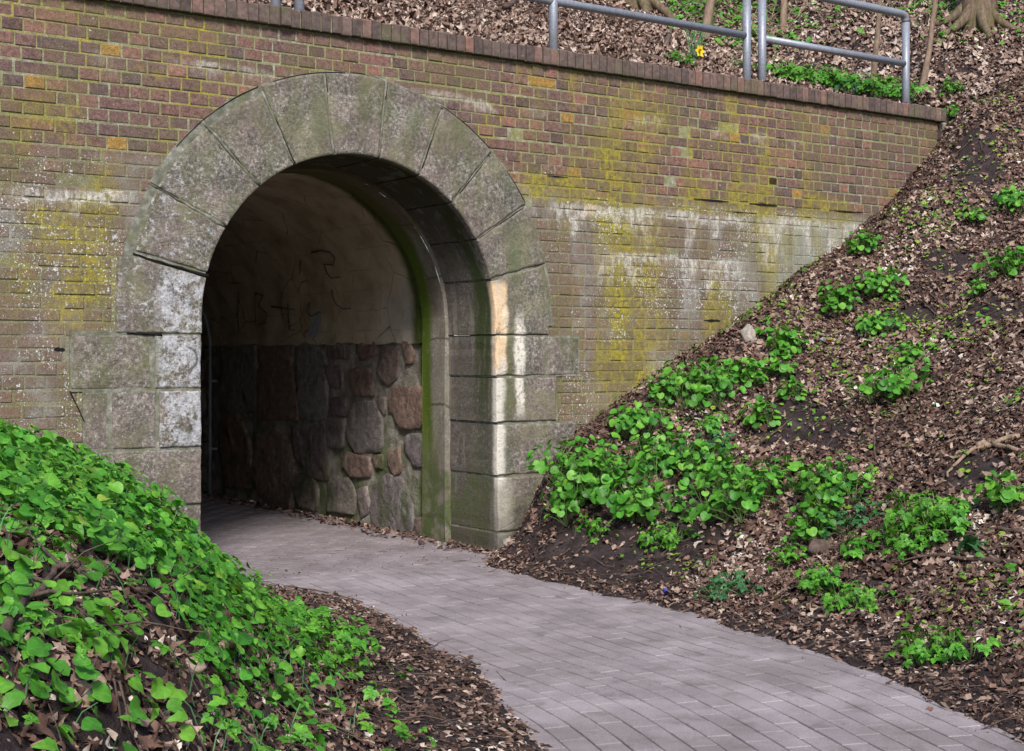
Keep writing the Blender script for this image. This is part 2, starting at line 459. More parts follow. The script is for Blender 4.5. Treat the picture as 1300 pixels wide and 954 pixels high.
def mat_rubble_stone():
    n = NT('rubble_stone', .7, .35)
    c = n.ramp(n.island(), [(0,(.14,.125,.115)),(.2,(.20,.125,.09)),(.4,(.15,.115,.11)),(.55,(.20,.185,.165)),(.7,(.21,.14,.11)),(.85,(.16,.135,.135)),(1,(.19,.165,.125))])
    c = n.hsv(c, .5, 1, n.ss(n.noise(14,5,.7), .25,.75,.55,1.5))
    c = n.mix(n.ss(n.noise(150,3,.7), .55,.68,0,.5), c, (.3,.28,.26))
    c = n.mix(n.mul(n.ss(n.noise(4,4,.6,n.vec(1,1,.5)), .5,.65), n.ss(n.Z,.9,.5), .7), c, (.06,.085,.025))
    c = n.mix(n.mul(n.ss(n.noise(9,6,.75,n.vec(1,1,.4)), .54,.64),.65), c, (.30,.29,.26))
    c = n.mix(n.ss(n.noise(13,5,.75,n.vec(1,1,1,(2,2,2))), .54,.64,0,.6), c, (.045,.038,.034))
    n.bump(n.add(n.mul(n.noise(18, 5, .7),2), n.noise(90,3,.7)), 1, .012)
    return n.out(c)

def mat_rubble_mortar():
    n = NT('rubble_mortar', .95, .1)
    c = n.ramp(n.noise(9, 5, .65), [(.3,(.12,.11,.09)),(.5,(.23,.21,.17)),(.7,(.38,.36,.31))])
    c = n.mix(n.mul(n.ss(n.noise(3,4,.6,n.vec(1,1,.5)), .45,.6), n.ss(n.Z,1.2,.4), .8), c, (.07,.10,.03))
    c = n.mix(n.ss(n.add(n.Y, n.math('MULTIPLY_ADD', n.noise(3,4), .12, -.06)), 1.08, .99, 0, .9), c, (.055,.085,.01))
    n.bump(n.add(n.noise(60, 4, .7), n.mul(n.noise(12,4,.6),2)), .9, .012)
    return n.out(c)

def mat_soil():
    n = NT('soil', .95, .15)
    c = n.ramp(n.noise(9, 6, .7), [(.3,(.030,.021,.021)),(.5,(.060,.043,.043)),(.7,(.115,.088,.085))])
    c = n.mix(n.ss(n.noise(120,3,.7),.6,.7,0,.5), c, (.17,.14,.13))
    n.bump(n.add(n.mul(n.noise(30, 6, .75),2), n.noise(150,3,.7)), 1, .02)
    return n.out(c)

def mat_paver(name, base):
    n = NT(name, .85, .25)
    r = n.island()
    b = base
    c = n.ramp(r, [(0,tuple(q*.90 for q in b)),(.35,tuple(q*.97 for q in b)),(.7,b),(1,tuple(q*1.08 for q in b))])
    c = n.hsv(c, .5, 1, n.ss(n.noise(3,4,.6), .3,.7,.82,1.15))
    c = n.hsv(c, .5, 1, n.ss(n.noise(170,3,.7), .3,.7,.75,1.22))
    c = n.mix(n.ss(n.noise(5,5,.65,n.vec(1,1,1,(8,1,0))), .52,.7,0,.55), c, (.12,.098,.088))
    c = n.mix(n.ss(n.noise(1.4,4,.6,n.vec(1,1,1,(3,1,0))), .42,.62,0,.35), c, (.15,.125,.12))
    c = n.mix(n.ss(n.noise(42,4,.75), .62,.72,0,.6), c, (.40,.37,.36))
    n.bump(n.noise(160, 4, .7), .5, .004)
    return n.out(c)

def mat_sand():
    n = NT('joint_sand', .95, .1)
    c = n.ramp(n.noise(30,4,.7), [(.3,(.06,.05,.048)),(.7,(.14,.12,.115))])
    n.bump(n.noise(120,4,.7), .8, .006)
    return n.out(c)

def mat_litter(name, stops, var=.25):
    n = NT(name, .8, .25)
    r = n.island()
    r = n.math('ADD', n.mul(r, .86), n.math('MULTIPLY_ADD', n.noise(1.6,4,.6), .8, -.33), clamp=True)
    c = n.ramp(r, stops)
    c = n.hsv(c, .5, 1, n.ss(n.noise(60,4,.7), .25,.75,1-var*1.4,1+var*1.4))
    n.bump(n.noise(200, 3, .7), .4, .003)
    return n.out(c)

def mat_green(name, stops, trans=.24, rough=.5):
    n = NT(name, rough, .35)
    r = n.island()
    c = n.ramp(r, stops)
    c = n.hsv(c, n.ss(n.noise(2.2,3,.6), .3,.7,.492,.508), 1, n.ss(n.noise(45,3,.6), .3,.7,.82,1.18))
    at = n.t.nodes.new('ShaderNodeAttribute'); at.attribute_name = 'leaf_pos'
    sp = n.t.nodes.new('ShaderNodeSeparateXYZ'); n.t.links.new(at.outputs['Vector'], sp.inputs[0])
    ang = n.math('ARCTAN2', sp.outputs[1], n.add(sp.outputs[0], .28))
    vein = n.ss(n.math('ABSOLUTE', n.math('SINE', n.mul(ang, 5.0))), .16, .03)
    c = n.mix(n.mul(vein, .40), c, n.hsv(c, .49, .75, 1.7))
    tr = n.t.nodes.new('ShaderNodeBsdfTranslucent')
    cc = n.hsv(c, .49, 1.05, 1.5)
    n.t.links.new(cc, tr.inputs[0])
    mx = n.t.nodes.new('ShaderNodeMixShader'); mx.inputs[0].default_value = trans
    n.t.links.new(n.b.outputs[0], mx.inputs[1]); n.t.links.new(tr.outputs[0], mx.inputs[2])
    n.t.links.new(mx.outputs[0], n.t.nodes['Material Output'].inputs['Surface'])
    n.bump(n.noise(130, 3, .6), .25, .003)
    return n.out(c)

def mat_bark(name='bark', a=(.05,.035,.028), b=(.16,.12,.095), moss=0):
    n = NT(name, .9, .2)
    c = n.ramp(n.noise(30,5,.7,n.vec(1,1,.3)), [(.3,a),(.7,b)])
    if moss: c = n.mix(n.ss(n.noise(7,4), .45,.6,0,moss), c, (.10,.12,.02))
    n.bump(n.noise(50,5,.7,n.vec(1,1,.25)), .9, .01)
    return n.out(c)

def mat_galv():
    n = NT('galvanised_steel', .5, .5)
    c = n.ramp(n.noise(60,4,.7), [(.3,(.20,.215,.26)),(.6,(.29,.31,.36)),(.8,(.40,.42,.46))])
    c = n.mix(n.ss(n.noise(11,5,.7),.58,.7,0,.5), c, (.13,.13,.13))
    c = n.mix(n.mul(n.ss(n.noise(26,5,.75), .62,.70), .7), c, (.16,.085,.045))
    c = n.mix(n.ss(n.noise(5,4,.7), .5,.65,0,.4), c, (.16,.18,.15))
    n.b.inputs['Metallic'].default_value = .3
    n.bump(n.noise(90,3,.6), .25, .003)
    return n.out(c)

def mat_plain(name, col, rough=.6, var=.2, scale=40):
    n = NT(name, rough, .3)
    c = n.hsv(col + (1,) if False else n.mix(0, col, col), .5, 1, n.ss(n.noise(scale,4,.7), .3,.7,1-var,1+var))
    n.bump(n.noise(scale*2,3,.7), .3, .004)
    return n.out(c)

BRICK = mat_brick(); MORTAR = mat_mortar(); GRANITE = mat_granite(); LIMEJ = mat_lime_joint()
LINER = mat_liner(); PLASTER = mat_plaster(); RUB = mat_rubble_stone(); RUBM = mat_rubble_mortar()
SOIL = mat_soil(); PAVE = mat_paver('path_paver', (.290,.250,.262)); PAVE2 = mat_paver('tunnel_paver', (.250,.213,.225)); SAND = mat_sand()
LEAFST = [(0,(.028,.015,.012)),(.25,(.075,.038,.028)),(.5,(.135,.078,.058)),(.7,(.22,.142,.108)),(.87,(.34,.245,.19)),(.97,(.50,.41,.34)),(1,(.65,.58,.52))]
LITTER = mat_litter('dead_leaves', LEAFST)
LITHI = mat_litter('dry_beech_leaves', [(0,(.055,.03,.023)),(.25,(.125,.075,.056)),(.5,(.22,.145,.112)),(.8,(.37,.275,.22)),(1,(.56,.47,.41))])
CRUMB = mat_litter('leaf_crumbs', [(0,(.03,.018,.015)),(.4,(.09,.05,.038)),(.7,(.20,.13,.10)),(.93,(.38,.28,.22)),(1,(.6,.55,.5))])
GREEN = mat_green('round_leaf_green', [(0,(.030,.125,.010)),(.35,(.050,.20,.016)),(.75,(.085,.29,.026)),(1,(.15,.37,.035))])
GREEN2 = mat_green('fresh_leaf_green', [(0,(.045,.165,.014)),(.5,(.075,.255,.022)),(1,(.135,.34,.03))])
GREEN3 = mat_green('bluish_leaf_green', [(0,(.025,.095,.03)),(.5,(.045,.15,.05)),(1,(.07,.20,.07))])
SEEDL = mat_green('seedling_green', [(0,(.09,.20,.02)),(.5,(.17,.32,.03)),(1,(.28,.38,.05))])
STALK = mat_green('leaf_stalk', [(0,(.07,.15,.03)),(1,(.13,.20,.05))], .1)
BARK = mat_bark(); TWIGM = mat_bark('twig_bark', (.045,.03,.026), (.15,.105,.085)); PALEW = mat_bark('pale_wood', (.14,.09,.06), (.38,.28,.2))
GALV = mat_galv()
DARKGAP = mat_plain('open_joint_shade', (.008,.007,.006), .95, .3)  # black painted in place of the shade inside open joints and cracks

# ------------------------------------------------------------------ retaining wall
AC = (-1.0746, 1.5774); AR = 1.068; OR_ = 1.56; OC = (-1.092, 1.59)
XE = 4.715
wall = thing('retaining_wall', (1.2, 0, 0), 'long weathered brick wall with lichen, pierced by a granite arched opening', 'wall')

def arc(cx, cz, r, a0, a1, n):
    return [(cx + r*math.cos(a0+(a1-a0)*i/n), cz + r*math.sin(a0+(a1-a0)*i/n)) for i in range(n+1)]

# mortar body: one concave outline, pushed back
def extrude_outline(pts, y0, y1):
    bm = bmesh.new()
    vs = [bm.verts.new((x, y0, z)) for x, z in pts]
    f = bm.faces.new(vs)
    r = bmesh.ops.extrude_face_region(bm, geom=[f])
    for g in r['geom']:
        if isinstance(g, bmesh.types.BMVert): g.co.y = y1
    bmesh.ops.triangulate(bm, faces=[q for q in bm.faces if len(q.verts) > 4])
    bmesh.ops.recalc_face_normals(bm, faces=bm.faces)
    v = [tuple(q.co) for q in bm.verts]; fs = [[l.index for l in q.verts] for q in bm.faces]
    bm.free(); return v, fs
bo = [(-9,-.5),(-9,3.40),(XE-.012,3.40),(XE-.012,-.5),(.03,-.5),(.03,AC[1])] + arc(AC[0], AC[1], 1.105, 0, math.pi, 40)[1:] + [(AC[0]-1.105,-.5)]
v, f = extrude_outline(bo, .0015, .36)
mesh_obj('mortar_bed', v, f, MORTAR, wall)

# bricks, laid in courses of headers and stretchers
CH = .0772
bv, bf = [], []
# stones of the jambs cover these boxes (x0,x1,z0,z1)
JAMB = [(-2.69,-2.1,1.49,1.95),(-2.95,-2.1,1.14,1.49),(-2.86,-2.1,.80,1.14),(-2.90,-2.1,-.5,.80),(-.06,.45,1.48,1.95),(-.06,.73,1.20,1.48),(-.06,.53,.875,1.20),(-.06,.73,-.5,.875)]
def covered(x0, x1, z0, z1):
    cx, cz = (x0+x1)/2, (z0+z1)/2
    if cz > 1.5 and all(math.hypot(x-OC[0], z-OC[1]) < OR_-.005 for x in (x0, x1) for z in (z0, z1)): return True
    if cz > 1.5 and math.hypot(cx-OC[0], cz-OC[1]) < OR_-.05: return True
    return -2.1 < cx < -.05 and cz < 1.6
OPEN = []      # courses with open joints
row = 0
z = 3.392 - CH
lay = []
while z > -.4:
    x = -9 + (0 if row % 2 else .065) + random.uniform(-.01,.01)
    k = 0
    while x < XE - .02:
        HL = .116 - .020*min(1, max(0, x/2.2))
        HL = HL*.97
        L = HL if (row % 2 == 0 or random.random() < .7) else HL*2+.011
        x1 = min(x + L - .0, XE)
        g_ = random.uniform(.0045,.0068)
        if x1 - x > .03: lay.append((x, x1, z+g_, z + CH - g_, row))
        x = x + L + .0095 + random.uniform(-.002,.002); k += 1
    z -= CH; row += 1
for (x0, x1, z0, z1, rw) in lay:
    cz = (z0+z1)/2
    for a, b, c, d in JAMB:
        if c <= cz < d:
            if a < x0 < b: x0 = b + .006
            if a < x1 < b: x1 = a - .006
            if x0 < a and x1 > b: x1 = a - .006
    if x1 - x0 < .025: continue
    # cut bricks that meet the arch so that they end under the ring
    if covered(x0, x1, z0, z1): continue
    if x1 > 4.2 and z1 < 2.4: pass
    j = lambda s=.0022: random.uniform(-s, s)
    sag = .006*float(vnoise(x0*1.3, rw*.9))
    yf = -.0025 + j(.0028); n0 = len(bv)
    tl = j(.002)
    for (ins, y) in ((0, .03), (0, yf+.003), (.0045, yf)):
        for (qx, qz, sx, sz) in ((x0,z0,1,1),(x1,z0,-1,1),(x1,z1,-1,-1),(x0,z1,1,-1)):
            bv.append((qx+sx*(ins+abs(j(.001))), y + (tl if ins else 0), qz+sag+sz*(ins+j(.0012))))
    for a in (0, 4):
        for k in range(4):
            k2 = (k+1) % 4
            bf.append((n0+a+k, n0+a+k2, n0+a+4+k2, n0+a+4+k))
    bf.append((n0+8, n0+9, n0+10, n0+11))
mesh_obj('brick_facing', bv, bf, BRICK, wall)

# open joints where the mortar has fallen out (black strips on the face stand for the shaded gaps)
mb = MB()
for (px0, px1, py, th) in [(880,925,256,.014),(951,986,263,.018),(928,943,265,.010),(1052,1096,273,.012),(694,720,228,.010),(755,775,245,.007),(893,914,405,.016),(457,480,98,.018),(68,82,437,.02),(1005,1020,268,.006)]:
    xa, za = wallpt(px0, py); xb, zb = wallpt(px1, py)
    course = round((3.392 - (za+zb)/2)/CH); zc = 3.392 - course*CH
    m = 9
    top = []; bot = []
    for i in range(m):
        t = i/(m-1); x = xa + (xb-xa)*t
        h = th*(.35+.65*math.sin(math.pi*min(max(t,.06),.94)))*random.uniform(.7,1.2)
        top.append((x, -.0062, zc + h*.5)); bot.append((x, -.0062, zc - h*.5))
    n0 = len(mb.v); mb.v += top + bot
    for i in range(m-1): mb.f.append((n0+i, n0+m+i, n0+m+i+1, n0+i+1))
mb.build('open_joint', DARKGAP, wall)

# coping: rowlock bricks on edge, a little proud of the face
copm = NT('coping_brick', .9, .2)
_c = copm.ramp(copm.island(), [(0,(.085,.06,.054)),(.3,(.135,.09,.078)),(.6,(.11,.078,.068)),(.85,(.16,.10,.085)),(.97,(.22,.11,.082)),(1,(.20,.165,.135))])
_c = copm.hsv(_c, .5, .9, copm.ss(copm.noise(30,5,.7), .25,.75,.6,1.4))
_c = copm.mix(copm.ss(copm.noise(4,4,.6), .5,.68,0,.6), _c, (.12,.115,.06))
_c = copm.mix(copm.mul(copm.ss(copm.noise(50,4,.7),.64,.70),.6), _c, (.4,.38,.36))
_c = copm.mix(copm.ss(copm.Z, 3.44, 3.395, 0, .5), _c, (.06,.055,.035))
copm.bump(copm.noise(80,5,.7), .8, .006)
COPE = copm.out(_c)
cv, cf = [], []
x = -9.0
while x < XE + .01:
    w = .0635 + random.uniform(-.002,.002)
    yf = -.042 + random.uniform(-.004,.004) - (.012 if random.random() < .04 else 0); zt = 3.515 + .005*float(vnoise(x*1.5,3)) + random.uniform(-.005,.005); zb = 3.398 + random.uniform(-.002,.002)
    n0 = len(cv); e = .005
    prof_ = [(yf+e, zb),(yf, zb+e),(yf, zt-e*1.6),(yf+e*1.6, zt),(.215, zt),(.215, zb)]
    for (xx, s) in ((x, 1),(x+.003, 0),(x+w-.003, 0),(x+w, 1)):
        for (y, zz) in prof_:
            cv.append((xx, y + s*.003*(1 if y < .1 else 0), zz - s*.003*(1 if zz > 3.45 else -1)+random.uniform(-.0012,.0012)))
    for a in range(3):
        for k in range(6):
            k2 = (k+1) % 6
            cf.append((n0+a*6+k, n0+(a+1)*6+k, n0+(a+1)*6+k2, n0+a*6+k2))
    cf.append(tuple(n0+k for k in range(6))[::-1]); cf.append(tuple(n0+18+k for k in range(6)))
    x += .0722
mesh_obj('coping', cv, cf, COPE, wall)
mb = MB(); mb.box(-9, XE+.05, -.026, .21, 3.402, 3.500); mb.build('coping_mortar', MORTAR, wall)

# granite stones
def rrnd(pts_list, seed): return (math.sin(seed*12.9898+pts_list*78.233)*43758.5453) % 1
def stone(outline, yf=-.02, yb=.58, amp=.007, seed=0, bev=.012, keep=None, rag=.004):
    """outline (x,z) anticlockwise seen from the front; returns verts/faces of a rough dressed block"""
    P = []
    n = len(outline)
    for i in range(n):                    # densify straight edges
        a = Vector(outline[i]); b = Vector(outline[(i+1) % n])
        L = (b-a).length; m = max(1, int(L/.045))
        for k in range(m):
            q = a + (b-a)*k/m
            if 0 < k:
                q = q + Vector((random.uniform(-rag,rag), random.uniform(-rag,rag)))*.8
            P.append(q)
    n = len(P)
    cen = sum(P, Vector((0,0)))/n
    nrm = []
    for i in range(n):
        t = (P[(i+1)%n]-P[i-1]).normalized(); nrm.append(Vector((-t.y, t.x)))
    V = []; F = []
    def disp(x, z): return amp*(mnoise.noise(Vector((x*7, z*7, seed)))*1.2 + .6*mnoise.noise(Vector((x*19, z*19, seed+5))))
    def loop(fn):
        s0 = len(V)
        for i in range(n): V.append(fn(i))
        return s0
    l = []
    l.append(loop(lambda i: (P[i].x, yb, P[i].y)))
    l.append(loop(lambda i: (P[i].x, yb*.4, P[i].y)))
    l.append(loop(lambda i: (P[i].x, yf+bev, P[i].y)))
    def ring(ins, y):
        def g(i):
            q = P[i] + nrm[i]*ins
            return (q.x, yf + y + disp(q.x, q.y), q.y)
        return g
    l.append(loop(ring(bev*.35, bev*.3)))
    l.append(loop(ring(bev, 0)))
    for s in (.78, .52, .26):
        def g(i, s=s):
            q0 = P[i] + nrm[i]*bev
            q = cen + (q0-cen)*s
            return (q.x, yf - .004*(1-s) + disp(q.x, q.y), q.y)
        l.append(loop(g))
    for a, b in zip(l, l[1:]):
        for i in range(n):
            i2 = (i+1) % n
            F.append((a+i, a+i2, b+i2, b+i))
    c = len(V); V.append((cen.x, yf-.004+disp(cen.x, cen.y), cen.y))
    for i in range(n): F.append((l[-1]+i, l[-1]+(i+1)%n, c))
    return V, F

JI = [(262,350),(285,288),(328,236),(373,211),(423,199),(480,201),(530,223),(571,258),(605,303),(619,356)]
JO = [(165,322),(184,229),(253,151),(330,113),(410,94),(489,105),(560,137),(619,198),(664,262),(691,335)]
ai = []; ao = []
for p in JI:
    x, z = wallpt(*p); ai.append(math.atan2(z-AC[1], x-AC[0]))
for p in JO:
    x, z = wallpt(*p); ao.append(math.atan2(z-OC[1], x-OC[0]))
gap = .007
vl = {0:'granite arch stone above the dark open joint on the left',}
for k in range(9):
    a0, a1 = ai[k], ai[k+1]      # decreasing
    b0, b1 = ao[k], ao[k+1]
    inner = arc(AC[0], AC[1], AR, a0-gap/AR, a1+gap/AR, 8)         # left to right along intrados
    ro = OR_ + .010 - (.045 if k < 3 else 0)
    outer = arc(OC[0], OC[1], ro, b1+gap/OR_, b0-gap/OR_, 4)         # right to left
    if k == 0: inner[0] = (inner[0][0], inner[0][1]+.012); outer[-1] = (outer[-1][0]+.02, outer[-1][1]+.012)
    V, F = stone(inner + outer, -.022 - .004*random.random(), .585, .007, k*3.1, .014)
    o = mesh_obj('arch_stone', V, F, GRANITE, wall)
# springer and jamb blocks: traced front outlines (px) turned into wall metres
def wp(L): return [wallpt(*p) for p in L]
x0s, z0s = wallpt(262,352)
a_l = math.atan2(wallpt(262,353)[1]-AC[1], wallpt(262,353)[0]-AC[0])
LJ = AC[0]-AR      # left jamb face x
def lr(zb, zt, xl_, xr_, yf, seed, side=None, zb2=None):
    g = .006
    return stone([(xl_+g, zb+g), (xr_-g, (zb2 if zb2 is not None else zb)+g), (xr_-g, zt-g), (xl_+g, zt-g)], yf, .585, .006, seed, .011)
# left springer with arc side
ang_l = math.pi - math.asin((1.817-AC[1])/AR)
spr = [(-2.672,1.482),(LJ,1.482),(LJ,1.58)] + arc(AC[0], AC[1], AR, math.pi, ai[0]+.012, 4)[1:] + [(-2.575,1.93),(-2.66,1.92)]
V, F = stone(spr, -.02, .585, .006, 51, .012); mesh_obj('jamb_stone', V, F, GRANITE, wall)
for i, (zb, zt, xa, xb, yf) in enumerate([(1.150,1.476,-2.94,-2.455,-.012),(1.150,1.476,-2.443,LJ,-.02),(.800,1.144,-2.70,-2.425,-.016),(.800,1.144,-2.415,LJ,-.024),
                                          (.800,1.144,-2.86,-2.71,-.010),(.455,.794,-2.86,LJ,-.022),(.08,.449,-2.80,LJ,-.015),(-.3,.074,-2.8,LJ,-.02)]):
    V, F = lr(zb, zt, xa, xb, yf, 60+i*2.3); mesh_obj('jamb_stone', V, F, GRANITE, wall)
RJ = AC[0]+AR
spr = [(RJ,1.49),(.455,1.50),(.462,1.80),(.415,1.985)] + [ (lambda q:(q[0],q[1]))(q) for q in arc(AC[0], AC[1], AR, ai[9]-.01, 0, 4)]
spr = [(RJ,1.496),(.452,1.496),(.462,1.75),(.44,1.90),(.405,1.985)] + arc(AC[0], AC[1], AR, ai[9]-.012, .01, 5)
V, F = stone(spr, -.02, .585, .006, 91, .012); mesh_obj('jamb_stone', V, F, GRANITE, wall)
for i, (zb, zt, xa, xb, yf) in enumerate([(1.205,1.488,RJ,.425,-.02),(1.205,1.488,.437,.73,-.012),(.883,1.198,RJ+.004,.52,-.022),(.518,.876,RJ+.010,.70,-.02),(.13,.510,RJ+.016,.66,-.024),(-.3,.122,RJ+.016,.66,-.02)]):
    V, F = lr(zb, zt, xa, xb, yf, 95+i*2.7); mesh_obj('jamb_stone', V, F, GRANITE, wall)

# fillet of mortar round the ring and behind the joints
ring = arc(OC[0], OC[1], OR_+.018, -.02, math.pi+.02, 64)
jit = [(x + random.uniform(-.006,.006), z + random.uniform(-.006,.006)) for x, z in ring]
outl = jit + [(AC[0]-AR-.02, 1.55)] + arc(AC[0], AC[1], AR+.011, math.pi, 0, 48)
V, F = extrude_outline(outl, -.010, .584); mesh_obj('ring_mortar', V, F, LIMEJ, wall)
mb = MB(); mb.box(-2.94, LJ-.008, -.008, .582, 1.142, 1.488); mb.box(-2.865, LJ-.008, -.0079, .581, -.3, 1.1418); mb.box(-2.66, LJ-.008, -.0079, .581, 1.4882, 1.6); mb.box(RJ+.026, .705, -.008, .582, -.3, .88); mb.box(RJ+.022,.525,-.0078,.581,.8802,1.2); mb.box(RJ+.012,.73,-.0078,.581,1.2002,1.49)
mb.build('jamb_mortar', LIMEJ, wall)
# mortar joint fill at the voussoir joints: beads, some pale, with dark cracks
mb = MB(); mc = MB()
for k in range(1, 9):
    (x0, z0), (x1, z1) = wallpt(*JI[k]), wallpt(*JO[k])
    pts = []
    for i in range(12):
        t = .02+.94*i/11; pts.append((x0+(x1-x0)*t+random.uniform(-.003,.003), -.012+random.uniform(-.002,.001), z0+(z1-z0)*t+random.uniform(-.003,.003)))
    mb.tube([(p[0],p[1]+.004,p[2]) for p in pts], .008 + (.007 if k in (1,2) else 0), .010, 6, True, .3)
    a, b = {1:(7,11),2:(2,6),3:(0,7),6:(1,7),7:(2,9),8:(5,11)}.get(k, (9,11))
    mc.tube([(p[0]+.006, -.021, p[2]) for p in pts[a:b+1]], .0026, .0015, 5, True, .4)
(x0,z0),(x1,z1) = wallpt(263,351), wallpt(168,323)
mc.tube([(x0+(x1-x0)*t/11, -.014, z0+(z1-z0)*t/11+random.uniform(-.003,.003)) for t in range(12)], .013, .005, 6, True, .3)
(x0,z0),(x1,z1) = wallpt(160,423), wallpt(204,425)
mc.tube([(x0+(x1-x0)*t/7, -.015, z0+(z1-z0)*t/7) for t in range(8)], .004, .009, 6, True, .3)
for L in [[(88,497),(92,505),(97,515),(106,535)],[(556,136),(580,152),(600,172),(621,200)]]:
    P = wp(L); mc.tube([(x, -.013, z) for x, z in P], .004, .0025, 5, True, .4)
for a0_, a1_ in ((1.62,1.95),(2.02,2.45),(.55,.72),(.85,1.15)):
    mc.tube([(OC[0]+(OR_+.014)*math.cos(a0_+(a1_-a0_)*i/11), -.012, OC[1]+(OR_+.014)*math.sin(a0_+(a1_-a0_)*i/11)) for i in range(12)], .0035, .002, 5, True, .4)
mb.build('joint_fill', LIMEJ, wall, True)
mc.build('open_crack', DARKGAP, wall, True)
# rough concrete core behind the end of the wall
bmv = []
V, F = stone([(XE+.002,2.95),(XE+.16,3.02),(XE+.22,3.30),(XE+.17,3.42),(XE+.002,3.40)], .03, .4, .015, 3, .02)
mesh_obj('concrete_core', V, F, mat_plain('rough_concrete', (.22,.20,.16), .95, .35, 25), wall)

# ------------------------------------------------------------------ tunnel
tun = thing('tunnel', (-1.075, 8, 0), 'dark vaulted passage with plastered vault on rubble stone side walls, behind the granite arch', 'tunnel')
TL = 16.0
def barrel(r, y0, y1, zlo, ny, na, face0=None, sq=0):
    """inner surface of a round arch on straight legs"""
    prof2 = [(AC[0]+r, zlo)] + [(AC[0]+r, zlo+(AC[1]-zlo)*i/4) for i in range(1,4)] + arc(AC[0], AC[1], r, 0, math.pi, na) + [(AC[0]-r, AC[1]-(AC[1]-zlo)*i/4) for i in range(1,5)]
    V = []; F = []; m = len(prof2)
    for j in range(ny+1):
        y = y0 + (y1-y0)*j/ny
        for (x, z) in prof2:
            d = .006*mnoise.noise(Vector((x*2.5, y*2.5, z*2.5))) + .006*mnoise.noise(Vector((x*9, y*9, z*9)))
            zr_ = .035*mnoise.noise(Vector((y*4, x, 2.0))) + .015*mnoise.noise(Vector((y*17, x, 5.0))) if (zlo > 1 and z < zlo+.001) else 0
            V.append((x + d*(1 if x < AC[0] else -1), y, z + d + zr_ - (.03 if zlo > 1 and z < zlo+.001 else 0)))
    for j in range(ny):
        for i in range(m-1):
            F.append((j*m+i, j*m+i+1, (j+1)*m+i+1, (j+1)*m+i))
    return V, F, prof2
def ring_face(r0, r1, y):
    p0 = barrel(r0, 0, 1, -.1, 1, 40)[2]; p1 = barrel(r1, 0, 1, -.1, 1, 40)[2]
    V = [(x,y,z) for x,z in p0] + [(x,y,z) for x,z in p1]; m = len(p0)
    return V, [(i, i+1, m+i+1, m+i) for i in range(m-1)]
# second ring of the arch, a finger proud of the granite, then the plaster vault set back a little
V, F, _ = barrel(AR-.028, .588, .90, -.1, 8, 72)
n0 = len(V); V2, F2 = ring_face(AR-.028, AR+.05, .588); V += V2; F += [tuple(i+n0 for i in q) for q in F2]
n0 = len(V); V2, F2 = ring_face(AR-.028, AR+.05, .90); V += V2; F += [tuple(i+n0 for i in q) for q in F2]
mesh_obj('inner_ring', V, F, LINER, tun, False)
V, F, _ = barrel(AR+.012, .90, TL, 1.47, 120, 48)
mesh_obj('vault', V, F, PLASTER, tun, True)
mb = MB()
mb.box(AC[0]-1.4, AC[0]+1.4, TL, TL+.2, -.1, 3.0)
mb.build('added_end_wall', RUBM, tun)  # unseen closing wall, added to keep daylight out of the far end
# rubble walls: mortar sheet with roughness and rounded field stones let into it
def rubble_bed(xw, sgn, name):
    V = []; F = []; ny, nz = 150, 26
    for j in range(ny+1):
        for i in range(nz+1):
            y = .90 + (TL-.90)*(j/ny)**1.35; zz = -.1 + 1.58*i/nz
            d = .02*mnoise.noise(Vector((y*5, zz*5, sgn))) + .01*mnoise.noise(Vector((y*15, zz*15, sgn)))
            V.append((xw + sgn*(.012 + d), y, zz))
    for j in range(ny):
        for i in range(nz):
            q = (j*(nz+1)+i, (j+1)*(nz+1)+i, (j+1)*(nz+1)+i+1, j*(nz+1)+i+1)
            F.append(q)
    mesh_obj(name, V, F, RUBM, tun, True)
rubble_bed(RJ+.02, 1, 'wall_mortar'); rubble_bed(LJ-.02, -1, 'wall_mortar')
def field_stone(poly, xw, sgn, seed, prot=.035):
    """poly in (y,z) on the side wall"""
    P = []
    n = len(poly)
    for i in range(n):
        a = Vector(poly[i]); b = Vector(poly[(i+1)%n]); pm = Vector(poly[i-1])
        P.append(a*.93 + (b+pm)*.035)
        m = max(1, int((b-a).length/.06))
        for k in range(1, m):
            q = a+(b-a)*k/m; P.append(q + Vector((random.uniform(-.006,.006), random.uniform(-.006,.006))))
    cen = sum(P, Vector((0,0)))/len(P); V = []; F = []; n = len(P)
    lv = [(1.15, -.03), (1.13, .5*prot), (1.08, .9*prot), (.9, prot), (.6, prot*1.04), (.3, prot*1.06)]
    for s, h in lv:
        for q in P:
            w = cen + (q-cen)*s
            d = (.016*mnoise.noise(Vector((w.x*9, w.y*9, seed))) + .009*mnoise.noise(Vector((w.x*24, w.y*24, seed))))*(1 if h > 0 else 0)
            V.append((xw - sgn*(h + d), w.x, w.y))
    for a in range(len(lv)-1):
        for i in range(n):
            i2 = (i+1)%n; F.append((a*n+i, a*n+i2, (a+1)*n+i2, (a+1)*n+i))
    V.append((xw - sgn*prot*1.06, cen.x, cen.y)); c = len(V)-1; a = (len(lv)-1)*n
    for i in range(n): F.append((a+i, a+(i+1)%n, c))
    return V, F
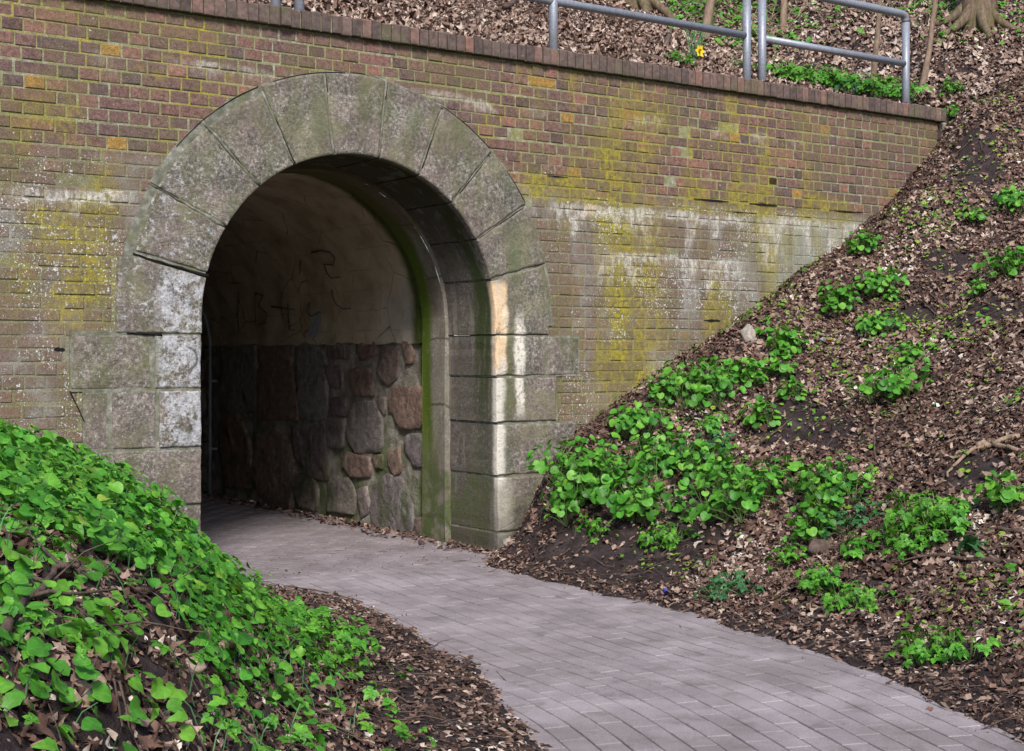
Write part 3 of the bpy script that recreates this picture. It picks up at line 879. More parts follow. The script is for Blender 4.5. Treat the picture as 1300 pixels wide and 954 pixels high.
TR = [[(412,250),(470,240),(520,290),(525,500),(430,500),(418,380)],[(270,330),(380,310),(405,400),(415,505),(275,510)],[(130,250),(255,245),(262,470),(135,480)],
 [(265,590),(330,560),(385,620),(400,720),(385,850),(300,820),(250,740)],[(400,540),(520,545),(530,740),(470,730),(410,660)],[(395,720),(470,725),(490,780),(485,860),(430,840),(390,780)],
 [(535,760),(610,740),(630,800),(630,870),(530,860)],[(530,225),(620,235),(620,285),(525,275)],[(640,230),(715,225),(710,270),(650,290)],[(525,310),(585,320),(585,400),(540,390)],
 [(610,330),(690,325),(705,420),(630,425)],[(540,435),(600,430),(595,500),(540,500)],[(625,460),(700,455),(730,510),(728,630),(640,635),(605,570)],[(740,240),(800,250),(795,350),(760,385),(722,340)],
 [(820,220),(850,220),(850,300),(830,310)],[(770,400),(880,395),(895,450),(880,540),(810,545),(765,480)],[(720,430),(748,430),(745,500),(728,480)],[(600,640),(690,660),(690,730),(620,730),(590,690)],
 [(535,510),(595,515),(590,620),(535,620)],[(705,780),(760,730),(810,750),(845,840),(850,930),(800,954),(700,915)],[(870,890),(950,885),(954,965),(865,965)],[(825,580),(885,570),(890,690),(860,690),(830,640)],
 [(650,780),(680,770),(690,860),(660,890),(645,850)],[(760,640),(800,620),(815,700),(790,730),(760,690)],[(705,650),(740,650),(740,700),(715,700)],[(130,510),(190,500),(235,620),(235,760),(150,760),(125,640)],[(270,245),(385,240),(385,300),(275,315)]]
V = []; F = []
for i, L in enumerate(TR):
    P = [sidept(240+x/2.981, 360+y/2.981, 0.03) for x, y in L][::-1]
    v, f = field_stone(P, RJ+.03, 1, i*1.7, .020 if i != 20 else .04); n0 = len(V); V += v; F += [tuple(k+n0 for k in q) for q in f]
mesh_obj('rubble_stone', V, F, RUB, tun, True)
def rubble_rows(xw, sgn, y0, y1, seed):
    rr = random.Random(seed); V = []; F = []
    z = .0
    while z < 1.36:
        h = rr.uniform(.22,.38); h = min(h, 1.44-z); y = y0 + rr.uniform(0,.15)
        while y < y1:
            w = rr.uniform(.2,.5)
            j = lambda s=.03: rr.uniform(-s,s)
            P = [(y+.02+j(),z+.03+j()),(y+w*.5,z+.02+j(.01)),(y+w-.02+j(),z+.03+j()),(y+w-.015,z+h*.5),(y+w-.03+j(),z+h-.03+j()),(y+w*.5,z+h-.02),(y+.02+j(),z+h-.03+j()),(y+.015,z+h*.5)]
            v, f = field_stone(P, xw, sgn, y*3+z, .045); n0 = len(V); V += v; F += [tuple(k+n0 for k in q) for q in f]
            y += w + .01
        z += h
    mesh_obj('rubble_stone', V, F, RUB, tun, True)
rubble_rows(RJ+.03, 1, 4.95, TL-.5, 3); rubble_rows(LJ-.03, -1, 1.0, TL-.5, 4)
# scratched and smeared writing on the plaster, right hand side
def vaultpt(px, py, r=AR+.006):
    d = raydir(px, py)
    if True:
        a = d.x*d.x+d.z*d.z; ox = CAM[0]-AC[0]; oz = CAM[2]-AC[1]
        b = 2*(ox*d.x+oz*d.z); cc = ox*ox+oz*oz-r*r
        t = (-b+math.sqrt(b*b-4*a*cc))/(2*a)
        p = Vector(CAM)+d*t
        if p.z > AC[1]: return p
        t = (AC[0]+r-CAM[0])/d.x; return Vector(CAM)+d*t
gm = MB()
for L in [[(480,462),(520,455),(560,462),(582,490),(575,518),(535,515),(545,550),(565,578),(605,572)],[(570,630),(572,660),(585,692),(620,715),(655,712)],
          [(228,640),(228,710),(228,785)],[(228,642),(262,655),(240,700),(278,735),(272,780),(230,788)],[(300,705),(350,712),(402,718)],[(345,640),(340,700),(350,760)],[(372,690),(374,750),(378,808),(402,810)],
          [(470,690),(458,725),(475,748),(515,728)],[(120,600),(155,600)],[(150,640),(148,740),(152,820)],[(430,500),(425,560)]]:
    P = [vaultpt(260+x/3.533, 190+y/3.533, AR-.002) for x, y in L]
    gm.tube(P, .0065, .004, 5, True, .4)
gm.build('graffiti', mat_plain('black_paint', (.10,.08,.06), .8, .5), tun, True)
cp = [vaultpt(260+x/3.533, 190+y/3.533, AR+.004) for x, y in [(498,728),(522,735),(518,790),(505,830),(488,850),(462,830),(475,780)]]
mesh_obj('bare_patch', [tuple(p) for p in cp], [tuple(range(len(cp)))], mat_plain('bare_lime', (.30,.30,.33), .9, .3), tun)
# conduit
pp = thing('conduit_pipe', (RJ-.06, 4.7, 0), 'thin grey pipe running down the dark right side wall deep in the tunnel', 'pipe')
mb = MB(); x, y = RJ-.075, 4.72
mb.tube([(x,y,.02),(x,y,.6),(x,y,1.2),(x,y,1.5),(x-.03,y+.03,1.7),(x-.10,y+.08,1.92),(x-.2,y+.16,2.1),(x-.33,y+.2,2.25)], .015, .015, 8)
PIPEM = mat_plain('grey_pipe', (.20,.215,.24), .5, .15)
mb.build('pipe', PIPEM, pp, True)
for zc in (.45, 1.1):
    mb = MB(); mb.tube([(x,y,zc-.015),(x,y,zc+.015)], .022, .022, 8); mb.box(x, x+.07, y-.010, y+.010, zc-.01, zc+.01); mb.build('clamp', PIPEM, pp)

# ------------------------------------------------------------------ ground sheets
def axis(a, b, fa, fb, fine, coarse_n):
    mid = np.arange(fa, fb, fine)
    lo = fa - (fa-a)*np.linspace(1, 0, coarse_n, endpoint=False)**2
    hi = fb + (b-fb)*np.linspace(0, 1, coarse_n)**2
    return np.concatenate([lo, mid, hi])
def sheet(name, xs, ys, fn):
    X, Y = np.meshgrid(xs, ys, indexing='ij')
    Z = fn(X, Y); V = np.stack([X, Y, Z], -1).reshape(-1, 3)
    nx, ny = len(xs), len(ys)
    i, j = np.meshgrid(np.arange(nx-1), np.arange(ny-1), indexing='ij')
    a = (i*ny+j).ravel()
    F = np.stack([a, a+ny, a+ny+1, a+1], -1)
    o = mesh_obj(name, V, F, SOIL, None, True)
    return tag(o, kind='structure')
sheet('ground', axis(-70, 70, -6, 5.5, .04, 26), np.concatenate([-7 - 60*np.linspace(1,0,22,endpoint=False)**2, np.arange(-7, -.02, .04), [-.005]]), hfront)
sheet('hillside', axis(-70, XE, -2, XE-.06, .05, 22)[:-21].tolist() + [XE+.0], np.concatenate([np.arange(.2, 5, .06), 5+55*np.linspace(0,1,24)**2]), hback)
sheet('hillside', np.concatenate([np.arange(XE, 9, .06), 9+60*np.linspace(0,1,24)**2]), np.concatenate([np.arange(-.005, 5, .06), 5+55*np.linspace(0,1,24)**2]), height)

# path: bedding sand and paving
mb = MB(); 
V = []; F = []
ys = np.concatenate([[16.0,.2], np.arange(-.1,-14,-.4)])
for y in ys:
    V += [(float(xl(y))-.3 if y < .1 else LJ-.02, float(y), -.006), (float(xr(y))+.3 if y < .1 else RJ+.02, float(y), -.006)]
for i in range(len(ys)-1): F.append((2*i, 2*i+2, 2*i+3, 2*i+1))
sand = tag(mesh_obj('path', V, F, SAND), kind='structure')
# running bond pavers following the path outside
cy = np.arange(-.12, -14, -.02)
cx = np.interp(cy, [-14,-10,-8,-6.2,-5,-4,0], [-8.6,-5.6,-4.0,-2.55,-1.85,-1.50,-1.10])
from math import atan2
ker = np.ones(41)/41
cxs = np.convolve(np.pad(cx, 20, mode='edge'), ker, 'valid')
cx = cxs
ds = np.r_[0, np.cumsum(np.hypot(np.diff(cx), np.diff(cy)))]
def cpos(s, t):
    x = np.interp(s, ds, cx); y = np.interp(s, ds, cy)
    x2 = np.interp(s+.25, ds, cx); y2 = np.interp(s+.25, ds, cy); x1 = np.interp(max(s-.25,0), ds, cx); y1 = np.interp(max(s-.25,0), ds, cy)
    tx, ty = x2-x1, y2-y1; L = math.hypot(tx, ty); tx /= L; ty /= L
    return (x - ty*t, y + tx*t)       # t>0: towards +X side
V = []; F = []
def paver(corners, ztop, n0, tiltx=0):
    m = len(corners)
    cxm = sum(c[0] for c in corners)/m; cym = sum(c[1] for c in corners)/m
    zj = random.uniform(-.0015,.0015); ta = random.uniform(-.006,.006); tb = random.uniform(-.006,.006)
    v = []
    for k, (sc_, zz) in enumerate(((1.0,-.03),(1.0,-.004),(None,0))):
        for (x, y) in corners:
            if sc_ is None:
                dx, dy = x-cxm, y-cym; L = math.hypot(dx, dy); f_ = (L-.0035)/L; xx, yy = cxm+dx*f_, cym+dy*f_
            else: xx, yy = x, y
            und = .006*float(vnoise(x*1.7, y*1.7))
            v.append((xx, yy, ztop+zz+zj+ta*(x-cxm)+tb*(y-cym)+und))
    f = []
    for a in (0, m):
        for k in range(m):
            k2 = (k+1)%m; f.append((n0+a+k, n0+a+k2, n0+a+m+k2, n0+a+m+k))
    f.append(tuple(n0+2*m+k for k in range(m)))
    return v, f
s_end = 11.5
for r_ in range(-18, 19):
    t0 = r_*.104; s = .0 + (.0 if r_ % 2 else .1) + random.uniform(-.01,.01)
    while s < s_end:
        g = .0032; h_ = .0
        c4 = [cpos(s+h_, t0+g), cpos(s+.2055-h_, t0+g), cpos(s+.2055-h_, t0+.104-g), cpos(s+h_, t0+.104-g)]
        c4 = [(p[0], min(p[1], -.2305)) for p in c4]
        mx_ = sum(p[0] for p in c4)/4; my_ = sum(p[1] for p in c4)/4
        if xl(my_)-.2 < mx_ < xr(my_)+.2 and my_ < -.235:
            c4 = c4[::-1]
            v, f = paver(c4, .0, len(V)); V += v; F += f
        s += .206
mesh_obj('path_paving', V, F, PAVE); tag(bpy.data.objects['path_paving'], kind='structure')
# interlocking zigzag pavers in the tunnel
V = []; F = []
PW, PH = .225, .1125
for j in range(-2, 146):
    y = j*PH
    for i in range(-2, 12):
        x = LJ + i*PW + (PW/2 if j % 2 else 0)
        if x < LJ-.25 or x > RJ+.05: continue
        if y < -.05 and not (xl(y)-.3 < x < xr(y)+.1): continue
        k = .050; g = .0030
        # 8-corner zigzag block
        c8 = [(x+g, y+g),(x+PW*.25, y+g-k*.6),(x+PW*.5, y+g),(x+PW*.75,y+g+k*.6),(x+PW-g, y+g),(x+PW-g+k*.5, y+PH*.5),(x+PW-g, y+PH-g),(x+PW*.75, y+PH-g+k*.6),(x+PW*.5, y+PH-g),(x+PW*.25, y+PH-g-k*.6),(x+g, y+PH-g),(x+g+k*.5, y+PH*.5)]
        v, f = paver(c8, .001, len(V)); V += v; F += f
o = tag(mesh_obj('tunnel_paving', V, F, PAVE2), kind='structure')

# ------------------------------------------------------------------ leaves: batched instancing into single meshes
def batch(name, templates, pos, nrm, size, spin, mat, smooth=False, parent=None, pick=None):
    """templates: list of (V k×3, tri faces); scatter them as one mesh"""
    N = len(pos); pick = rng.integers(0, len(templates), N) if pick is None else pick
    z = nrm/np.linalg.norm(nrm, axis=1, keepdims=True)
    a = np.stack([np.cos(spin), np.sin(spin), np.zeros(N)], -1)
    x = a - z*(a*z).sum(1, keepdims=True); x /= np.linalg.norm(x, axis=1, keepdims=True)
    y = np.cross(z, x)
    VV = []; FF = []; LL = []; off = 0
    for ti, (tv, tf) in enumerate(templates):
        idx = np.where(pick == ti)[0]
        if not len(idx): continue
        s = size[idx][:,None,None]
        w = (tv[None,:,0:1]*x[idx][:,None,:] + tv[None,:,1:2]*y[idx][:,None,:] + tv[None,:,2:3]*z[idx][:,None,:])*s + pos[idx][:,None,:]
        VV.append(w.reshape(-1,3)); LL.append(np.tile(tv, (len(idx),1)))
        FF.append((tf[None,:,:] + (off + np.arange(len(idx))*len(tv))[:,None,None]).reshape(-1,3)); off += len(idx)*len(tv)
    o = mesh_obj(name, np.concatenate(VV), np.concatenate(FF), mat, parent, smooth)
    at = o.data.attributes.new('leaf_pos', 'FLOAT_VECTOR', 'POINT')
    at.data.foreach_set('vector', np.concatenate(LL).astype(np.float32).ravel())
    return o

def fan(outline, curl):
    n = len(outline); P = [(0,0)] + list(outline)
    V = np.array([(x, y, curl(x, y)) for x, y in P], float)
    F = np.array([(0, i+1, (i+1)%n+1) for i in range(n)], int)
    return V, F
def dead_templates(k=9):
    T = []
    for i in range(k):
        rr = random.Random(100+i)
        kind = i % 3; n = 15 if kind != 1 else 12
        out = []
        for j in range(n):
            th = 2*math.pi*j/n
            if kind == 0: r = .5*(1 + (.14 if j % 2 else -.12))*rr.uniform(.8,1.2)
            elif kind == 1: r = .55/(1+.7*abs(math.sin(th)))*rr.uniform(.92,1.08)
            else: r = .5*(1 + .30*math.cos(3*th) + (.12 if j % 2 else -.12))*rr.uniform(.9,1.1)
            out.append((r*math.cos(th), r*math.sin(th)))
        a, b, c, d = rr.uniform(-1.2,2.2), rr.uniform(-1.6,1.8), rr.uniform(-1.0,1.0), rr.uniform(-.5,.5)
        T.append(fan(out, lambda x, y: a*x*x + b*y*y + c*x*y + d*abs(y) + rr.uniform(-.05,.05)))
    return T
DT = dead_templates()
def crumb_t():
    T = []
    for i in range(4):
        rr = random.Random(i); out = [(rr.uniform(.3,.6)*math.cos(t)*(1 if i < 2 else 1.4), rr.uniform(.25,.6)*math.sin(t)*(1 if i < 2 else .35)) for t in (0,1.3,2.6,3.9,5.1)]
        T.append(fan(out, lambda x, y: rr.uniform(-.2,.2)))
    return T
CT = crumb_t()
def gnormal(X, Y, e=.06):
    hx = (height(X+e, Y)-height(X-e, Y))/(2*e); hy = (height(X, np.where((Y<=0)&(Y>-e*1.01), Y-e, Y+e))-height(X, np.where((Y<=0)&(Y>-e*1.01), Y-2*e, Y-e)))/(2*e)
    hx = np.clip(hx, -1.2, 1.2); hy = np.clip(hy, -1.2, 1.2)
    return np.stack([-hx, -hy, np.ones_like(hx)], -1)
def inview(X, Y, Z, m=120):
    """seen from the viewpoint or from a step to either side of it"""
    ok = np.zeros(np.shape(X), bool)
    for q in (-1.3, 0, 1.3):
        dx, dy, dz = X-(CAM[0]+q*math.sin(_A)), Y-(CAM[1]-q*math.cos(_A)), Z-CAM[2]
        d = dx*math.cos(_A)+dy*math.sin(_A); l = dx*math.sin(_A)-dy*math.cos(_A)
        dd = np.maximum(d, .1)
        px = 650+FPX*l/dd; py = 450-FPX*dz/dd
        ok |= (px > -m) & (px < 1300+m) & (py > -m) & (py < 954+m) & (d > .9)
    return ok
def scatter(n, x0, x1, y0, y1, dens):
    X = rng.uniform(x0, x1, n); Y = rng.uniform(y0, y1, n); Z = height(X, Y)
    k = inview(X, Y, Z) & (rng.random(n) < dens(X, Y, Z))
    return X[k], Y[k], Z[k]
def scat_obj(name, n, box, dens, T, mat, s0, s1, lift=(0,.02), tilt=.5, label=None, cat=None, smooth=False):
    X, Y, Z = scatter(n, *box, dens); N = len(X)
    nr = gnormal(X, Y) + rng.normal(0, tilt, (N,3))*np.array([1,1,.3])
    pos = np.stack([X, Y, Z + rng.uniform(*lift, N)], -1)
    o = batch(name, T, pos, nr, (s0 + (s1-s0)*rng.random(N)**1.5)*rng.uniform(.75,1.15,N), rng.uniform(0, 6.28, N), mat, smooth)
    print(name, N)
    return tag(o, label, cat, None, 'stuff')

# bare soil patches: world positions of patches
def patch_field(L, R0):
    C_ = [hit(px, py) for px, py, r in L]; Rr = [r for *_, r in L]
    def f(X, Y, Z):
        m = np.zeros_like(X)
        for c, r in zip(C_, Rr):
            dd = np.sqrt((X-c.x)**2+(Y-c.y)**2+((Z-c.z))**2)
            m = np.maximum(m, 1-sstep(r*.6, r*1.25, dd + R0*vnoise(X*4, Y*4)))
        return m
    return f
BARE = patch_field([(1005,540,.33),(900,655,.30),(1245,225,.25),(760,700,.50),(700,725,.42),(860,700,.42),(820,725,.40),(1235,600,.22),(1230,190,.2),(1255,400,.25),(1060,555,.2),(1150,400,.15),(800,735,.25),(1210,330,.18)], .12)
def dens_right(X, Y, Z):
    e = X - xr(np.minimum(Y,0))
    d = sstep(.0, .9, e + .25*vnoise(X*3, Y*3))*.9+.02
    d = d*(1 - .93*BARE(X, Y, Z))
    return np.clip(d*(.78+.35*vnoise(X*1.8+4, Y*1.8)), 0, 1)
scat_obj('leaf_litter', 330000, (-2.2, 12, -7.5, 0.0), dens_right, DT, LITTER, .014, .054, (0,.026), .36,
         'brown dead leaves covering the right-hand bank below the wall end', 'dead leaves')
def dens_back(X, Y, Z):
    return np.where((Y > .2) | (X > 4.72), .95, 0)*(1-.8*BARE(X,Y,Z))*np.clip(.9+.3*vnoise(X*1.5,Y*1.5), 0, 1)
scat_obj('leaf_litter', 125000, (-6.5, 4.72, .2, 5.0), dens_back, DT, LITHI, .022, .078, (0,.035), .42, 'tan dry leaves on the slope above the coping and behind the railing', 'dead leaves')
scat_obj('leaf_litter', 110000, (4.72, 16, 0, 8), dens_back, DT, LITHI, .024, .08, (0,.03), .4, 'tan dry leaves strewn on the upper slope right of the wall end', 'dead leaves')
def dens_left(X, Y, Z):
    e = xl(np.minimum(Y,0)) - X
    return np.where(Y<0, sstep(.3, .8, e)*.95, 0)
scat_obj('leaf_litter', 78000, (-9.5, -1.8, -7, 0), dens_left, DT, LITTER, .016, .046, (0,.02), .38, 'brown dead leaves between the green plants on the left-hand bank', 'dead leaves', True)
def dens_edge(X, Y, Z):
    Yc = np.minimum(Y, 0)
    er = X - xr(Yc); el = xl(Yc) - X
    a = np.exp(-((er-.10)/.15)**2) + np.exp(-((el-.18)/.2)**2)*1.1
    a = np.where(Y < 0, a, 0)
    a = a + .08*(1-BARE(X,Y,Z))*(er > 0) + .16*(el > .2)
    inside = (er < 0) & (el < 0)
    return np.clip(np.where(inside, a*.9 + .004, a), 0, 1)*(Y > -9)
scat_obj('leaf_crumbs', 120000, (-5.5, 2.5, -6.5, 0), dens_edge, CT, CRUMB, .012, .042, (.002,.016), .4, 'loose drift of broken brown leaf bits and chaff along both edges of the paved path', 'leaf debris')
scat_obj('leaf_crumbs', 190000, (-2.2, 11, -7, 0), lambda X,Y,Z: sstep(.05,.6,X-xr(np.minimum(Y,0)))*.7*(1-.85*BARE(X,Y,Z)), CT, CRUMB, .015, .05, (.004,.032), .5, 'fine leaf fragments and chaff lying on the soil of the right-hand bank', 'leaf debris')
scat_obj('path_leaves', 420, (-2.6, -.3, -6, -.1), lambda X,Y,Z: np.where(hfront(X,Y)<.0, .35, 0), DT, LITTER, .020, .045, (.012,.018), .2, 'few dead leaves blown onto the paved path', 'dead leaves')
scat_obj('path_crumbs', 5000, (-2.6, -.3, -6, -.1), lambda X,Y,Z: np.where(hfront(X,Y)<.0, .35, 0), CT, CRUMB, .010, .032, (.012,.018), .15, 'stray leaf crumbs and grit scattered on the paved path', 'leaf debris')
# tunnel edge debris
N = 900
Yt = rng.uniform(-.2, 5, N); side_ = rng.random(N) < .85
Xt = np.where(side_, RJ - np.abs(rng.normal(0, .10, N)), rng.uniform(LJ, RJ, N))
k = (side_ | (rng.random(N) < .12))
Xt, Yt = Xt[k], Yt[k]
o = batch('leaf_crumbs', CT+DT[:4], np.stack([Xt, Yt, np.full(len(Xt), .012)], -1), np.array([[0,0,1.]])+rng.normal(0,.3,(len(Xt),3)), rng.uniform(.015,.06,len(Xt)), rng.uniform(0,6.28,len(Xt)), CRUMB)
tag(o, 'scraps of dead leaf along the foot of the tunnel side wall', 'leaf debris', None, 'stuff')

# ------------------------------------------------------------------ green leaves
def cordate(n=16, cup=.25, scal=.05, seed=0):
    rr = random.Random(seed); out = []
    for j in range(n):
        th = -math.pi + 2*math.pi*(j+.5)/n           # petiole at angle pi
        r = .5*(1.0 - .42*math.exp(-((math.pi-abs(th))/.42)**2)) * (1 + (scal if j % 2 else -scal)) * rr.uniform(.97,1.03)
        out.append((r*math.cos(th)+.10, r*math.sin(th)))
    V, F = fan(out, lambda x, y: cup*(abs(y)**1.3)*.9 - .35*max(x,0)**2 + rr.uniform(-.02,.02))
    # inner ring for a softer surface
    n_ = len(out); V2 = [V[0]] + [np.array([p[0]*.55, p[1]*.55, cup*(abs(p[1]*.55)**1.3)*.9 - .35*max(p[0]*.55,0)**2 + .015]) for p in out] + [V[i+1] for i in range(n_)]
    F2 = []
    for i in range(n_):
        i2 = (i+1)%n_
        F2 += [(0, 1+i, 1+i2), (1+i, 1+n_+i, 1+n_+i2), (1+i, 1+n_+i2, 1+i2)]
    return np.array(V2), np.array(F2)
def leaflet(L, W, ang, ox=0, oy=0, droop=.4, seed=0, n=7):
    rr = random.Random(seed); pts = []; 
    for i in range(n+1):
        t = i/n; w = W*math.sin(math.pi*min(1, t**.75))*(1+(.16 if i % 2 else -.12))
        pts.append((t*L, w))
    V = [(0,0,0)]; 
    mids = [(i/n*L, 0) for i in range(1, n+1)]
    F = []; V = []
    for i in range(n+1):
        t = i/n; w = pts[i][1]; z = -droop*(t*L)**2
        V += [(t*L, -w, z + w*.35), (t*L, 0, z), (t*L, w, z + w*.35)]
    for i in range(n):
        a = i*3
        F += [(a,a+3,a+4),(a,a+4,a+1),(a+1,a+4,a+5),(a+1,a+5,a+2)]
    V = np.array(V); c, s = math.cos(ang), math.sin(ang)
    return np.stack([V[:,0]*c-V[:,1]*s+ox, V[:,0]*s+V[:,1]*c+oy, V[:,2]], -1), np.array(F)
def trifol(seed, k=3):
    VV = []; FF = []; o = 0
    angs = {3:(-1.25,0,1.25), 5:(-2.0,-1.0,0,1.0,2.0)}[k]
    for i, a in enumerate(angs):
        v, f = leaflet(.55 if a == 0 else .46, .17, a+random.Random(seed+i).uniform(-.15,.15), seed=seed+i)
        VV.append(v); FF.append(f+o); o += len(v)
    return np.concatenate(VV), np.concatenate(FF)
def ovate(seed):
    return leaflet(1.0, .27, 0, -.4, 0, .5, seed, 6)
ROUND = [cordate(20, random.uniform(.1,.6), .022, s) for s in range(6)]
TRI = [trifol(s*7, 3) for s in range(3)] + [trifol(s*5+2, 5) for s in range(2)]
OVA = [ovate(s) for s in range(4)]
SEED = [fan([(.5,.0),(.25,.28),(-.1,.05),(-.45,.3),(-.5,0),(-.4,-.28),(0,-.06),(.3,-.3)], lambda x, y: .5*x*x), fan([(.4,.1),(.1,.45),(-.35,.3),(-.4,-.2),(.0,-.45),(.35,-.3)], lambda x, y: .4*x*x)]

def clump_data(rr, R0, H, nleaf, smin, smax, T):
    """positions, normals, sizes, spins of the leaves of one clump, with stalks"""
    pos = []; nr = []; sz = []; sp = []; st = MB()
    ncr = max(1, int(nleaf/12)); crowns = [(rr.gauss(0, R0*.42), rr.gauss(0, R0*.42)) for _ in range(ncr)]
    for i in range(nleaf):
        cx_, cy_ = crowns[i % ncr]
        a = rr.uniform(0, 6.28); q = rr.random()**.6
        rad = R0*.55*q; h = H*(1-.55*q*q)*rr.uniform(.25,1.1) + .012
        x = cx_ + rad*math.cos(a); y = cy_ + rad*math.sin(a)
        pos.append((x, y, h)); sz.append(rr.uniform(smin, smax)*(1 if q > .4 else .75))
        nr.append((math.cos(a)*q*.7+rr.gauss(0,.3), math.sin(a)*q*.7+rr.gauss(0,.3), 1))
        sp.append(a + rr.gauss(0,.3))
        st.tube([(cx_*.9, cy_*.9, -.03), (cx_+rad*.5*math.cos(a), cy_+rad*.5*math.sin(a), h*.6), (x, y, h)], .0016, .0011, 3, False)
    return np.array(pos), np.array(nr), np.array(sz), np.array(sp), st
def make_clump(seed, R0, H, nleaf, smin, smax, T, mat):
    rr = random.Random(seed)
    pos, nr, sz, sp, st = clump_data(rr, R0, H, nleaf, smin, smax, T)
    root = bpy.data.objects.new('leafy_plant', None); COL.objects.link(root); root.empty_display_size = .05
    batch('leaf_mass', T, pos, nr, sz, sp, mat, True).parent = root
    mesh_obj('stalks', st.v, st.f, STALK).parent = root
    return root
def copy_thing(root):
    c = root.copy(); COL.objects.link(c)
    for ch in root.children:
        k = ch.copy(); COL.objects.link(k); k.parent = c
    return c
PROTO = {
 'R0': make_clump(1, .20, .19, 150, .030, .062, ROUND, GREEN),
 'R1': make_clump(2, .15, .17, 95, .028, .058, ROUND, GREEN),
 'R2': make_clump(3, .11, .13, 46, .028, .054, ROUND, GREEN),
 'R3': make_clump(9, .26, .19, 230, .030, .062, ROUND, GREEN),
 'T0': make_clump(4, .20, .13, 85, .05, .085, TRI, GREEN2),
 'T1': make_clump(5, .13, .09, 40, .045, .075, TRI, GREEN2),
 'F0': make_clump(6, .17, .09, 60, .05, .08, TRI, GREEN3),
 'H0': make_clump(8, .10, .12, 11, .10, .14, OVA, GREEN3),
}
used = set()
GRP = 'green plants on the right-hand bank and above the wall'
def put(kind, px, py, label, s=1.0, cat='plant', rot=None):
    root = PROTO[kind]
    if kind in used: root = copy_thing(root)
    else: used.add(kind)
    p = hit(px, py)
    root.location = (p.x, p.y, p.z - .01)
    n = gnormal(np.array([p.x]), np.array([p.y]), .15)[0]
    q = Vector((n[0]*.5, n[1]*.5, 1)).to_track_quat('Z', 'Y').to_matrix().to_4x4() @ Matrix.Rotation(random.uniform(0,6.28) if rot is None else rot, 4, 'Z')
    root.rotation_euler = q.to_euler()
    root.scale = (s*1.22, s*1.22, s*1.2)
    return tag(root, label, cat, GRP)
